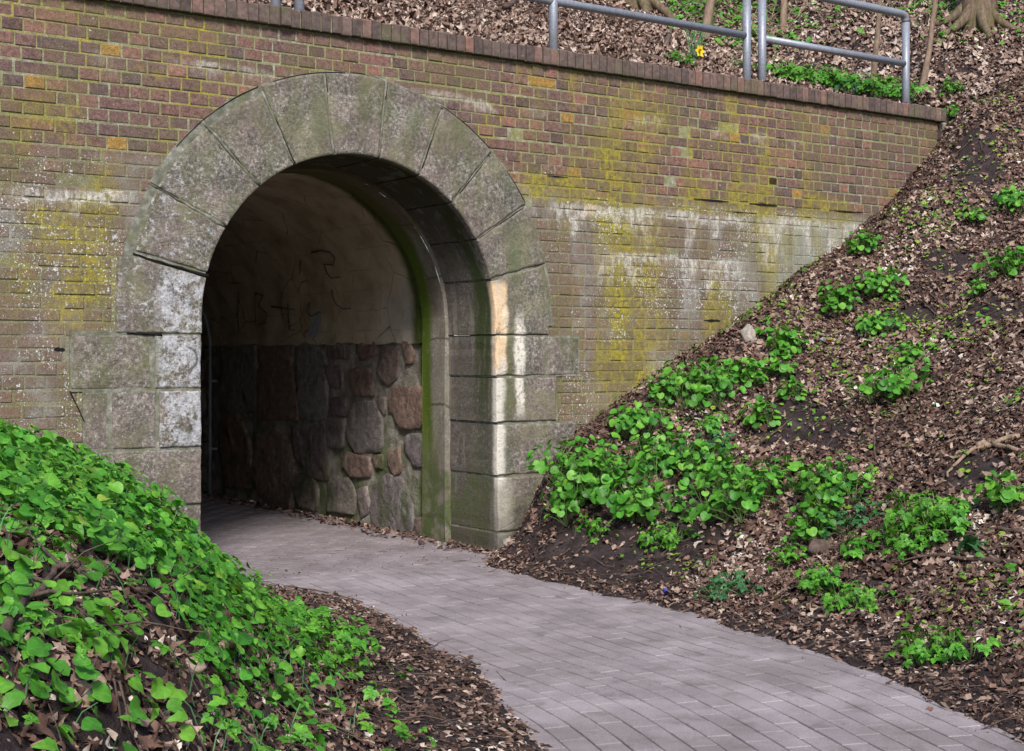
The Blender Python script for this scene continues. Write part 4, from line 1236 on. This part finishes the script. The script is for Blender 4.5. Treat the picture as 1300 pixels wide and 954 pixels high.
CL = [
 ('R3',752,612,'round-leaved plant against the foot of the right granite jamb',1.1),
 ('R1',732,648,'round-leaved plant low beside the jamb foot, beneath the largest jamb clump',1.0),
 ('T1',742,690,'small bright plant lowest on the bare soil beside the right jamb',1.0),
 ('R1',805,545,'round-leaved clump nearest the brick wall above the jamb plants',1.05),
 ('R0',808,650,'dense green clump on the bare soil left of the steep toe of the bank',1.05),
 ('R0',845,600,'round-leaved clump in the middle of the lower bank',1.05),
 ('R1',840,505,'small round-leaved clump hugging the brick wall foot',.85),
 ('R3',905,500,'largest round-leaved clump upslope by the brick wall',1.0),
 ('R1',950,490,'round-leaved clump at the right end of the big upslope patch',.9),
 ('T1',925,545,'yellow-green plant just below the big upslope patch',.9),
 ('R2',962,545,'round-leaved clump right of the upslope patch beside a bare soil patch',1.2),
 ('F0',890,575,'feathery bluish-green plant in the middle of the lower bank',1.0),
 ('R0',905,605,'round-leaved clump under the feathery bluish plant',.9),
 ('R3',960,640,'wide round-leaved clump in the centre of the right bank',1.05),
 ('R0',1060,630,'bright round-leaved clump at the right end of the wide central patch',.95),
 ('R1',1030,680,'round-leaved clump beside the dark half-buried log',1.0),
 ('F0',1088,662,'feathery bluish plant beside the bright central clump',1.0),
 ('T0',850,690,'yellow-green plant on bare soil between the jamb clumps and the path',.8),
 ('T1',905,665,'yellow-green plant below the wide central clump',1.0),
 ('R1',990,450,'upright round-leaved clump upslope near the pale stone',1.0),
 ('R2',998,480,'round-leaved clump just below the upright clump near the pale stone',1.1),
 ('R2',1000,510,'small round-leaved clump above the bare soil patch',.95),
 ('R1',1060,395,'broad round-leaved clump near the pale end of the wall',1.0),
 ('R1',1112,425,'round-leaved clump on the leaf litter downslope of the wall end',.85),
 ('R1',1110,370,'round-leaved clump upslope with one big leaf beside it',.95),
 ('R2',1135,385,'small round-leaved clump beside the upslope clump with one big leaf',.7),
 ('R1',1092,322,'dark green clump touching the wall where it meets the bank',.9),
 ('R0',1135,505,'tall round-leaved clump alone in the middle of the leaf litter',.9),
 ('R2',1155,465,'small clump just above the lone clump in the leaf litter',1.0),
 ('R1',1285,350,'round-leaved clump by the right edge, high on the bank',1.0),
 ('R2',1245,375,'small clump left of the clump by the right edge',.8),
 ('R1',1290,265,'round-leaved clump highest on the bank by the right edge',.9),
 ('R2',1245,285,'tiny clump below the bare soil patch high on the bank',.8),
 ('H0',1215,725,'bluish broad-leaved plant alone on the lower right litter',1.0),
 ('F0',930,755,'low feathery plant beside the path edge',.9),
 ('T1',975,720,'bluish small plant below the dark log',1.0),
 ('T1',1060,740,'small green plant on the litter below the long branch',1.0),
 ('T0',1090,770,'low leafy plant under an arched twig near the path',.8),
 ('T0',1185,665,'leafy plant among the fallen branches on the right',1.1),
 ('T1',1130,705,'fresh green plant touching the long horizontal branch',1.1),
 ('T0',1165,700,'fresh green plant right of the long branch middle',.9),
 ('T1',1240,660,'leafy sprig between the branches near the right edge',1.0),
 ('T0',1185,840,'spreading bright plant on litter at the lower right corner of the path',.9),
 ('R2',1290,645,'dark green leaves at the right edge beside the branches',1.2),
 ('T0',862,82,'lobed-leaf plant on the coping beside the yellow flower',.75),
 ('T1',940,92,'small plant on the coping at the foot of the paired railing posts',1.0),
 ('T0',1000,103,'low leafy plant on the coping right of the paired posts',1.15),
 ('T0',1040,110,'low leafy plant on the middle of the coping between the posts',1.15),
 ('F0',1085,117,'bluish leafy plant on the coping left of the end post',1.15),
 ('T0',1135,125,'low leafy plant at the foot of the railing end post',1.15),
 ('T0',1020,104,'leafy plant filling the coping edge between two low plants right of the paired posts',1.1),
 ('T0',1070,112,'fresh green plant on the coping left of the bluish one',1.1),
 ('T0',1110,118,'fresh green plant on the coping between the bluish one and the end post',1.1),
 ('T1',1190,122,'round tuft of green right of the end post',1.1),
 ('T1',1207,158,'green tuft by the end of the brick coping',1.2),
]
for c_ in CL: put(*c_)

# green carpet on the left bank
def left_cover(name, T, mat, n, dens, s0, s1, h0, h1, label, tilt=.42, seedh=0):
    n = int(n*1.8); X = rng.uniform(-9.3, -1.9, n); Y = rng.uniform(-6.5, -.03, n); Z = height(X, Y)
    k = inview(X, Y, Z, 60) & (rng.random(n) < dens(X, Y))
    X, Y, Z = X[k], Y[k], Z[k]; N = len(X)
    nr = gnormal(X, Y, .12)*np.array([.7,.7,1]) + rng.normal(0, tilt, (N,3))*np.array([1,1,.2]) + np.array([.12,-.25,0])
    hh = rng.uniform(h0, h1, N)*(1+.5*vnoise(X*3.3, Y*3.3))
    pos = np.stack([X, Y, Z+hh], -1)
    o = batch(name, T, pos, nr, rng.uniform(s0, s1, N), rng.uniform(0,6.28,N), mat, True)
    print(name, N)
    return tag(o, label, 'ground plants', None, 'stuff')
def dl_main(X, Y):
    e = xl(Y) - X
    near = sstep(-4.9, -3.6, Y + .7*vnoise(X*2, Y*2))
    m = sstep(.85, 1.3, e + .25*vnoise(X*3, Y*3)) * near
    m = m*(1-.65*sstep(.1,.6, vnoise(X*1.6+8, Y*1.6)))
    return np.clip(m, 0, 1)
left_cover('round_leaf_carpet', ROUND, GREEN, 40000, lambda X,Y: dl_main(X,Y)*.92, .016, .054, .02, .17, 'thick carpet of round bright green leaves over the left-hand bank')
def dl_tri(X, Y):
    e = xl(Y) - X
    return np.clip(sstep(.36,.7,e+.15*vnoise(X*4,Y*4))*(1-sstep(1.2,1.7,e))*sstep(-5.6,-4.4,Y)*(.55+.6*vnoise(X*2.5,Y*2.5+4)), 0, 1)
left_cover('serrated_leaf_carpet', TRI, GREEN2, 9000, lambda X,Y: dl_main(X,Y)*(vnoise(X*2.7,Y*2.7+5)>-.1)*.95, .04, .085, .05, .2, 'pointed serrated leaves standing up through the round-leaved carpet on the left')
left_cover('yellowing_leaves', ROUND+TRI, SEEDL, 1100, lambda X,Y: dl_main(X,Y), .03, .06, .04, .19, 'few yellowing leaves in the left-hand carpet of green plants')
left_cover('pointed_leaf_carpet', TRI, GREEN2, 22000, lambda X,Y: dl_tri(X,Y)*.9, .042, .08, .02, .13, 'lighter pointed leaves creeping down the left-hand bank to the path debris')
left_cover('small_leaf_carpet', TRI+OVA+ROUND, GREEN2, 16000, lambda X,Y: np.clip(sstep(.9,1.5,xl(Y)-X)*sstep(-.25,.25,vnoise(X*2.2+2,Y*2.2)),0,1)*.8*sstep(-6.8,-6,Y), .035, .065, .01, .07, 'scattered small green plants among litter low on the left-hand bank', .45)
mb = MB(); rr = random.Random(31)
for i in range(1500):
    y = rr.uniform(-5.5, -.05); x = rr.uniform(-5.5, -2.3); e = float(xl(y)) - x
    if e < .7: continue
    z = float(height(x, y)); h = rr.uniform(.04,.12); a = rr.uniform(0,6.28)
    if not inview(np.array([x]), np.array([y]), np.array([z]), 20)[0]: continue
    mb.tube([(x,y,z-.01),(x+.02*math.cos(a),y+.02*math.sin(a),z+h*.6),(x+.05*math.cos(a),y+.05*math.sin(a),z+h)], .0022, .0012, 3, False)
tag(mb.build('plant_stems', GREEN3), 'thin pale stems standing between the leaves on the left-hand bank', 'stems', None, 'stuff')
# seedlings and small sprouts scattered on the right bank
def dens_seed(X, Y, Z):
    return np.clip(sstep(.15,.5, vnoise(X*2.4+6, Y*2.4+1))*.8 + .06 + .25*BARE(X,Y,Z), 0, 1)*sstep(.25,.7,X-xr(np.minimum(Y,0)))
scat_obj('seedlings', 20000, (-.4, 10, -5, 0), dens_seed, SEED, SEEDL, .022, .045, (.015,.04), .3, 'tiny yellow-green seedlings dotted over soil and litter of the right-hand bank', 'seedlings')
scat_obj('seedlings', 5000, (-.8, 7, -5.5, 0), lambda X,Y,Z: dens_seed(X,Y,Z)*sstep(-.2,.35,vnoise(X*1.3+1,Y*1.3+2)+.5*sstep(-1,-2.5,Y)), TRI+OVA, GREEN2, .035, .07, (.02,.06), .35, 'small loose green sprouts between the clumps on the right-hand bank', 'sprouts')
scat_obj('hill_greens', 60000, (3, 18, .5, 10), lambda X,Y,Z: sstep(-.35,.35,vnoise(X*1.1,Y*1.1+3))*sstep(6.5,12,X+1.3*Y)*.9, TRI+OVA, GREEN2, .05, .12, (.02,.1), .35, 'fresh green growth on the upper slope at the top right', 'ground plants')

# ------------------------------------------------------------------ railings
def elbow(p0, c, p1, r, n=5):
    c = Vector(c); a = (Vector(p0)-c).normalized()*r; b = (Vector(p1)-c).normalized()*r
    out = []
    for i in range(n+1):
        t = i/n; out.append(tuple((c+a)*(1-t)**2 + c*2*t*(1-t) + (c+b)*t*t))
    return out
RY = .40; ZM = 3.985; ZT = 4.43
def railing(xs, endx, label):
    t = thing('railing', (xs[0], RY, 3.5), label, 'railing', 'tube railings above the wall')
    top = [(xs[0], RY, 3.4)]
    for i, x in enumerate(xs):
        mb = MB()
        mb.tube([(x, RY, 3.35), (x, RY, ZT - (.07 if i in (0, len(xs)-1) else .02))], .035, .035, 14)
        po = mb.build('post', GALV, t, True)
        mb = MB(); mb.tube([(x,RY,3.40),(x,RY,float(hback(x,RY))+.035)], .042, .042, 14); mb.build('post_collar', GALV, None, True).parent = po
    mb = MB()
    a, b = xs[0], xs[-1]
    pts = elbow((a,RY,3.5),(a,RY,ZT),(b,RY,ZT),.07) + elbow((a,RY,ZT),(b,RY,ZT),(b,RY,3.5),.07)
    mb.tube(pts, .0355, .0355, 14); mb.build('top_rail', GALV, t, True)
    mb = MB(); mb.tube([(a+.028,RY,ZM),(b-.028,RY,ZM)], .031, .031, 14); mb.build('middle_rail', GALV, t, True)
    return t
railing([-1.29, .80, 2.79], 0, 'grey tubular railing section above the arch, left of the paired posts')
railing([2.965, 4.776], 0, 'grey tubular railing section ending above the right end of the wall')
railing([-5.5, -3.4, -1.46], 0, 'grey tubular railing section at the far left above the wall')

# ------------------------------------------------------------------ trees, stems and dead wood
def wander(p, d, L, n, wob, rr, up=0):
    pts = [Vector(p)]; d = Vector(d).normalized()
    for i in range(n):
        d = (d + Vector((rr.gauss(0,wob), rr.gauss(0,wob), rr.gauss(0,wob)+up))).normalized()
        pts.append(pts[-1] + d*L/n)
    return pts
def tree(name, px, py, r, H, lean, label, mat, seed, group, nb=6, cat='tree'):
    p = hit(px, py); rr = random.Random(seed)
    t = thing(name, (p.x, p.y, p.z-.05), label, cat, group)
    trunk = wander((p.x, p.y, p.z-.08), lean, H, 12, .05, rr)
    mb = MB(); mb.tube([trunk[0]-Vector((0,0,.05))]+trunk, r*1.25, r*.25, 10, True, .06); mb.build('trunk', mat, t, True)
    mb = MB()
    for i in range(6 if r > .08 else 0):
        a = i*1.05 + rr.uniform(-.2,.2); pts = []
        for q in range(7):
            u = q/6; x_ = p.x+math.cos(a)*(r*.5+u*r*3.2); y_ = p.y+math.sin(a)*(r*.5+u*r*3.2)
            pts.append((x_+rr.gauss(0,.01), y_+rr.gauss(0,.01), float(height(x_, max(y_, .25))) + r*1.3*(1-u)**2.2 - .01))
        mb.tube(pts, r*.42, r*.05, 7, True, .12)
    if mb.v: mb.build('roots', mat, t, True)
    mb = MB()
    for i in range(nb):
        k = rr.randint(4, 11); a = rr.uniform(0, 6.28)
        b = wander(trunk[k], (math.cos(a), math.sin(a), .8), H*.28, 7, .16, rr, .03)
        mb.tube(b, r*.28, r*.05, 5)
        for q in range(3):
            a = rr.uniform(0,6.28); s = b[rr.randint(2,6)]
            mb.tube(wander(s, (math.cos(a), math.sin(a), .6), H*.1, 4, .2, rr), r*.09, r*.02, 4)
    mb.build('branches', mat, t, True)
    return t
TREEG = 'trees and saplings on the upper slope'
TRUNK = mat_bark('tree_bark', (.06,.04,.028), (.22,.16,.11), .25)
SAP = mat_bark('sapling_bark', (.13,.085,.06), (.30,.22,.16))
tree('tree', 808, 10, .17, 5, (0,.05,1), 'thick tree trunk base just above the railing, left of the stump-like stem', TRUNK, 1, TREEG)
tree('tree', 1240, 32, .16, 6, (0,.05,1), 'grey-brown tree trunk at the top right corner', TRUNK, 2, TREEG)
tree('sapling', 893, 55, .045, 3.5, (.2,0,1), 'thin pale sapling leaning right behind the left railing', SAP, 3, TREEG, 4)
tree('sapling', 993, 42, .035, 3.0, (.1,0,1), 'straight thin pale stem between the paired posts and the end post', SAP, 4, TREEG, 4)
tree('sapling', 1105, 112, .026, 2.6, (.22,0,1), 'slender stem rising behind the coping just left of the railing end post', SAP, 5, TREEG, 4)
tree('sapling', 1168, 112, .028, 2.8, (.2,0,1), 'slender stem just right of the railing end post', SAP, 6, TREEG, 5)
tree('tree', 480, -60, .14, 5, (0,.05,1), 'tree trunk on the slope above the arch', TRUNK, 8, TREEG)
tree('tree', 985, -120, .2, 7, (0,.05,1), 'tall tree higher up the slope', TRUNK, 9, TREEG)

def branch(pts, r0, r1, label, mat=TWIGM, group='fallen branches on the slopes', lift=.02, name='fallen_branch', side=0, seed=0):
    rr = random.Random(int(pts[0][0])+seed); P = []
    H = [hit(px, py, lift + (q[0] if q else 0)) for px, py, *q in pts]
    for i in range(len(H)-1):
        for k in range(5):
            q = H[i].lerp(H[i+1], k/5); g = float(height(q.x, q.y))+lift*.6
            if q.z < g and not (q.y > -.05 and q.x < .2): q.z = g
            P.append(q + Vector((rr.gauss(0,.006), rr.gauss(0,.006), rr.gauss(0,.005))))
    P.append(H[-1])
    t = thing(name, tuple(P[0]), label, 'branch', group)
    mb = MB(); mb.tube(P, r0, r1, 7, True, .12); mb.build('stem', mat, t, True)
    if side:
        mb = MB()
        for i in range(side):
            s = P[rr.randint(2, len(P)-2)]; d = (P[-1]-P[0]).normalized()
            a = rr.choice((-1,1))*rr.uniform(.5,1); dd = Vector((d.x*math.cos(a)-d.y*math.sin(a), d.x*math.sin(a)+d.y*math.cos(a), .25))
            mb.tube(wander(s, dd, rr.uniform(.12,.3), 5, .15, rr), r1*.9, r1*.3, 5)
        mb.build('side_twigs', mat, t, True)
    return t
branch([(1300,720),(1230,717),(1150,712),(1060,703),(985,697)], .012, .008, 'long straight branch lying level across the right bank', side=3)
branch([(1300,680),(1250,680),(1190,695)], .012, .007, 'branch at the right edge just above the long level branch', side=2)
branch([(1116,590),(1130,615),(1155,640),(1185,655),(1205,660)], .010, .008, 'curved branch arching down the leaf litter right of the central clumps', side=2)
branch([(1118,530),(1108,560),(1112,590)], .006, .008, 'short upright bent twig above the curved branch', side=1)
branch([(940,578),(975,560),(1005,538)], .008, .004, 'straight stick crossing the bare soil patch', side=0)
branch([(1130,362),(1165,385),(1190,405),(1220,435)], .009, .006, 'long stick slanting down from the clump with one big leaf', side=2)
branch([(1140,350),(1180,375),(1215,410)], .006, .004, 'thinner stick parallel above the long slanting stick')
branch([(1300,540),(1240,532),(1190,545),(1140,540)], .007, .004, 'dark thin branch on litter in the right middle', side=3)
branch([(980,750),(1003,725),(1018,700)], .006, .004, 'short dark stick pointing up from the path edge')
branch([(1060,760),(1080,745),(1100,745),(1113,765)], .005, .004, 'small arched twig over a low plant near the path')
branch([(1300,700),(1265,706),(1240,712)], .010, .006, 'short thick stick at the right edge between two branches')
branch([(1160,785),(1165,760),(1180,740)], .007, .004, 'forked twig standing on the lower right litter', side=2)
branch([(1290,560),(1240,575),(1215,590),(1203,612)], .016, .006, 'pale peeling root bent over the litter near the right edge', mat=PALEW)
branch([(1240,572),(1262,572),(1292,582)], .022, .012, 'pale splintered piece of wood by the right edge', mat=PALEW, lift=.03)
branch([(0,838),(40,790),(75,752),(100,748)], .010, .007, 'dark branch rising from the lower left corner through the plants', side=2, lift=.06)
branch([(20,745),(70,775),(115,795),(150,805)], .006, .004, 'thin twig lying across the lower left litter', side=2, lift=.04)
branch([(105,795),(125,815),(145,845)], .007, .004, 'short forked stick on the lower left litter', side=1, lift=.03)
branch([(175,755),(210,770),(245,785)], .007, .004, 'dark twig on bare soil below the round leaf carpet', side=1)
branch([(275,838),(305,825),(330,808),(342,800)], .018, .010, 'pale bent branch lying at the foot of the left-hand bank', mat=PALEW, lift=.02)
branch([(365,790),(374,765),(384,748)], .006, .004, 'pale upright stem at the corner of the path debris', mat=PALEW, side=1)
branch([(535,800),(550,798),(566,799)], .005, .003, 'short twig on the paving beside the left debris', lift=.01)
branch([(735,811),(760,810),(790,812)], .004, .002, 'thin straw on the right half of the paving', lift=.008)
branch([(362,737),(378,740),(390,748)], .005, .003, 'twig on the paving at the left mouth of the tunnel', lift=.01)
branch([(460,675),(470,682),(492,684)], .007, .004, 'small stick on the paving beside the tunnel wall', lift=.012, side=1)
branch([(640,18),(660,8),(690,-5)], .03, .012, 'dark broken bough on the slope left of the nearest railing post', lift=.06)
branch([(683,50),(678,30),(665,12),(655,-10)], .012, .008, 'dark bent stem rising beside the left railing post', lift=.02)
branch([(845,62),(852,40),(848,22)], .03, .02, 'dark broken branch standing behind the left railing', mat=BARK, lift=.02)
branch([(800,72),(830,78),(842,80)], .035, .025, 'rotten bark piece lying on the coping edge left of the yellow flower', mat=BARK, lift=.02)
branch([(893,84),(915,90),(935,96)], .018, .012, 'pale peeled stick on the coping beside the yellow flower', mat=PALEW, lift=.02)
branch([(905,8),(950,30),(1000,45),(1050,50)], .006, .003, 'thin bramble stem trailing over the litter behind the railing', mat=PALEW, lift=.08, side=3)
branch([(1010,5),(1040,30),(1060,62)], .005, .003, 'arching bramble shoot behind the right railing', mat=PALEW, lift=.1, side=2)
branch([(1205,60),(1200,90),(1215,110),(1235,150)], .006, .003, 'thorny green-leaved shoot right of the railing', lift=.1, side=3)
branch([(330,2),(440,8),(520,30)], .006, .003, 'thin twig trailing over the coping above the arch', lift=.06, side=2)

for i_, (bx_, by_, n_, lb) in enumerate([(985,45,14,'tangle of dry bramble stems behind the right railing'),(760,30,9,'dry bramble stems beside the trunk base above the wall'),(560,25,9,'loose heap of dry stems on the slope above the arch crown'),(905,15,12,'dry stems behind the thin leaning sapling'),(1090,25,10,'dry stems on the slope behind the railing end post'),(660,15,10,'dry stems around the dark broken bough')]):
    rr = random.Random(70+i_); P0 = hit(bx_, by_); t = thing('dry_bramble', tuple(P0), lb, 'bramble')
    mb = MB()
    for k in range(n_):
        a = rr.uniform(0,6.28); p = P0 + Vector((rr.gauss(0,.3), rr.gauss(0,.15), 0)); p.z = float(height(p.x, p.y))
        L = rr.uniform(.5,1.1); pts = []
        for q in range(9):
            u = q/8; x_ = p.x+math.cos(a)*L*u; y_ = max(p.y+math.sin(a)*L*u*.6, .25)
            pts.append((x_+rr.gauss(0,.01), y_, float(height(x_, y_)) + .25*L*math.sin(math.pi*u)+.01))
        mb.tube(pts, .006, .002, 5, False)
    mb.build('stems', PALEW if i_ == 0 else TWIGM, t, True)

# small twigs nobody could count
mb = MB(); rr = random.Random(5)
for i in range(8000):
    px = rr.uniform(-60,1400); py = rr.uniform(-20,1000)
    x = rr.uniform(-5.5, 9); y = rr.uniform(-5.5, 5)
    if 0 < y < .25 and x < 4.75: continue
    if y <= 0 and xl(y)-.05 < x < xr(y)+.02 and rr.random() < .93: continue
    z = float(height(x, y)); 
    if not inview(np.array([x]), np.array([y]), np.array([z]))[0]: continue
    a = rr.uniform(0, 6.28); L = rr.uniform(.05,.28)
    pts = []
    for k in range(4):
        q = (k/3-.5)*L; xx = x+q*math.cos(a)+rr.gauss(0,.008); yy = y+q*math.sin(a)+rr.gauss(0,.008)
        if y <= 0: yy = min(yy, -.01)
        pts.append((xx, yy, float(height(xx, yy)) + .018 + rr.uniform(0,.02)))
    if max(p[2] for p in pts) - min(p[2] for p in pts) > .3: continue
    if y > 0 and min(p[1] for p in pts) < .2 and x < 4.8: continue
    mb.tube(pts, rr.uniform(.0015,.0045), .001, 4, False)
tag(mb.build('twigs', TWIGM), 'thin brown twigs strewn through the leaf litter of the slopes', 'twigs', None, 'stuff')

# ------------------------------------------------------------------ small single items
def lump(name, px, py, size, mat, label, cat, seed, squash=(1,1,.6), parts=None):
    p = hit(px, py); bm = bmesh.new()
    bmesh.ops.create_icosphere(bm, subdivisions=3, radius=1)
    for v in bm.verts:
        d = 1 + .28*mnoise.noise(v.co*1.6+Vector((seed,0,0))) + .12*mnoise.noise(v.co*4+Vector((0,seed,0)))
        v.co = Vector((v.co.x*squash[0], v.co.y*squash[1], v.co.z*squash[2]))*d*size
    me = bpy.data.meshes.new(name); bm.to_mesh(me); bm.free(); me.materials.append(mat)
    me.polygons.foreach_set('use_smooth', [True]*len(me.polygons))
    o = bpy.data.objects.new(name, me); COL.objects.link(o); o.location = p + Vector((0,0,size*squash[2]*.4)); return tag(o, label, cat)
PSTONE = mat_plain('pale_rough_stone', (.36,.31,.27), .9, .35, 20)
lump('stone', 950, 434, .07, PSTONE, 'pale rough stone lying on the bank close to the brick wall', 'stone', 3, (.8,.8,1.1))
lump('log', 1043, 703, .075, BARK, 'dark end of a log half buried beside a green clump', 'log', 5, (1.3,.7,.7))
lump('stone', 648, 692, .05, PSTONE, 'small pale stone by the foot of the right jamb', 'stone', 9)
lump('stone', 240, 852, .04, mat_plain('brown_stone', (.28,.21,.17), .9, .3, 20), 'light brown stone among leaves at the foot of the left-hand bank', 'stone', 12, (1.2,1,.6))
# crushed blue can
p = hit(845, 755)
mb = MB(); mb.tube([(-.035,0,.014),(-.02,0,.018),(0,.003,.013),(.02,0,.018),(.034,.002,.014)], .013, .012, 10, True, .15)
o = mb.build('plastic_scrap', mat_plain('blue_plastic', (.02,.06,.42), .35, .1), None, True); o.location = p; o.rotation_euler = (0,.1,.9)
tag(o, 'bright blue scrap of litter on the soil by the path edge', 'litter')
p = hit(1048, 436)
def scrap(name, p, w, h, mat, label, rot, seed):
    V = []; F = []; rr = random.Random(seed)
    for j in range(5):
        for i in range(6):
            V.append(((i/5-.5)*w, (j/4-.5)*h, .02+.014*rr.uniform(-1,1)))
    for j in range(4):
        for i in range(5): F.append((j*6+i, j*6+i+1, (j+1)*6+i+1, (j+1)*6+i))
    o = mesh_obj(name, V, F, mat); o.location = p; o.rotation_euler = rot
    m = o.modifiers.new('thickness', 'SOLIDIFY'); m.thickness = .0012
    return tag(o, label, 'litter')
scrap('paper_scrap', p, .09, .06, mat_plain('white_wrapper', (.6,.6,.62), .5, .2), 'crumpled white wrapper on the upper bank near the wall', (.3,.2,.4), 1)
scrap('paper_scrap', p+Vector((-.02,-.05,.0)), .05, .04, mat_plain('orange_wrapper', (.7,.28,.05), .5, .2), 'small orange wrapper beside the white wrapper', (.2,.2,1.0), 2)
scrap('paper_scrap', hit(1188,520), .06, .05, mat_plain('pale_wrapper', (.6,.58,.6), .6, .2), 'pale crumpled paper on litter right of the lone tall clump', (.3,.1,.4), 3)

# daffodil
p = hit(886, 80); t = thing('daffodil', tuple(p), 'yellow daffodil flower with narrow leaves beside the left railing', 'flower')
mb = MB(); rr = random.Random(2)
for i in range(16):
    a = rr.uniform(0,6.28); L = rr.uniform(.25,.5); s0 = Vector((p.x+rr.gauss(0,.025)+.03, p.y+.05+rr.gauss(0,.02), p.z-.02)); w = .008
    prev = None; n0 = len(mb.v)
    for k in range(6):
        q = k/5; c_ = s0 + Vector((math.cos(a)*q*q*.10, math.sin(a)*q*q*.10, L*q*(1-.15*q)))
        ww = w*(1-q*.75); mb.v += [tuple(c_+Vector((ww,0,0))), tuple(c_+Vector((-ww,.003,0)))]
        if k: b = n0+2*k; mb.f.append((b-2,b-1,b+1,b))
mb.build('blade_leaves', GREEN3, t)
fc = p + Vector((-.04,-.06,.09))
mb = MB(); mb.tube([tuple(p), tuple(p+Vector((-.01,-.02,.07))), tuple(fc)], .004, .003, 6); mb.build('stem', STALK, t)
mb = MB()
for i in range(6):
    a = i*math.pi/3; n0 = len(mb.v); u = Vector((math.cos(a), -.25, math.sin(a))); w = Vector((-math.sin(a),0,math.cos(a)))
    mb.v += [tuple(fc), tuple(fc+u*.034+w*.018), tuple(fc+u*.062), tuple(fc+u*.034-w*.018)]; mb.f.append((n0,n0+1,n0+2,n0+3))
YF = mat_plain('yellow_petal', (.75,.55,.02), .5, .1)
mb.build('petals', YF, t)
mb = MB(); mb.tube([tuple(fc), tuple(fc+Vector((-.006,-.014,0))), tuple(fc+Vector((-.012,-.028,0)))], .009, .014, 10, False); mb.build('trumpet', mat_plain('orange_trumpet', (.75,.42,.01), .5, .1), t)
# ivy-like shoot hanging on the wall near the bank top
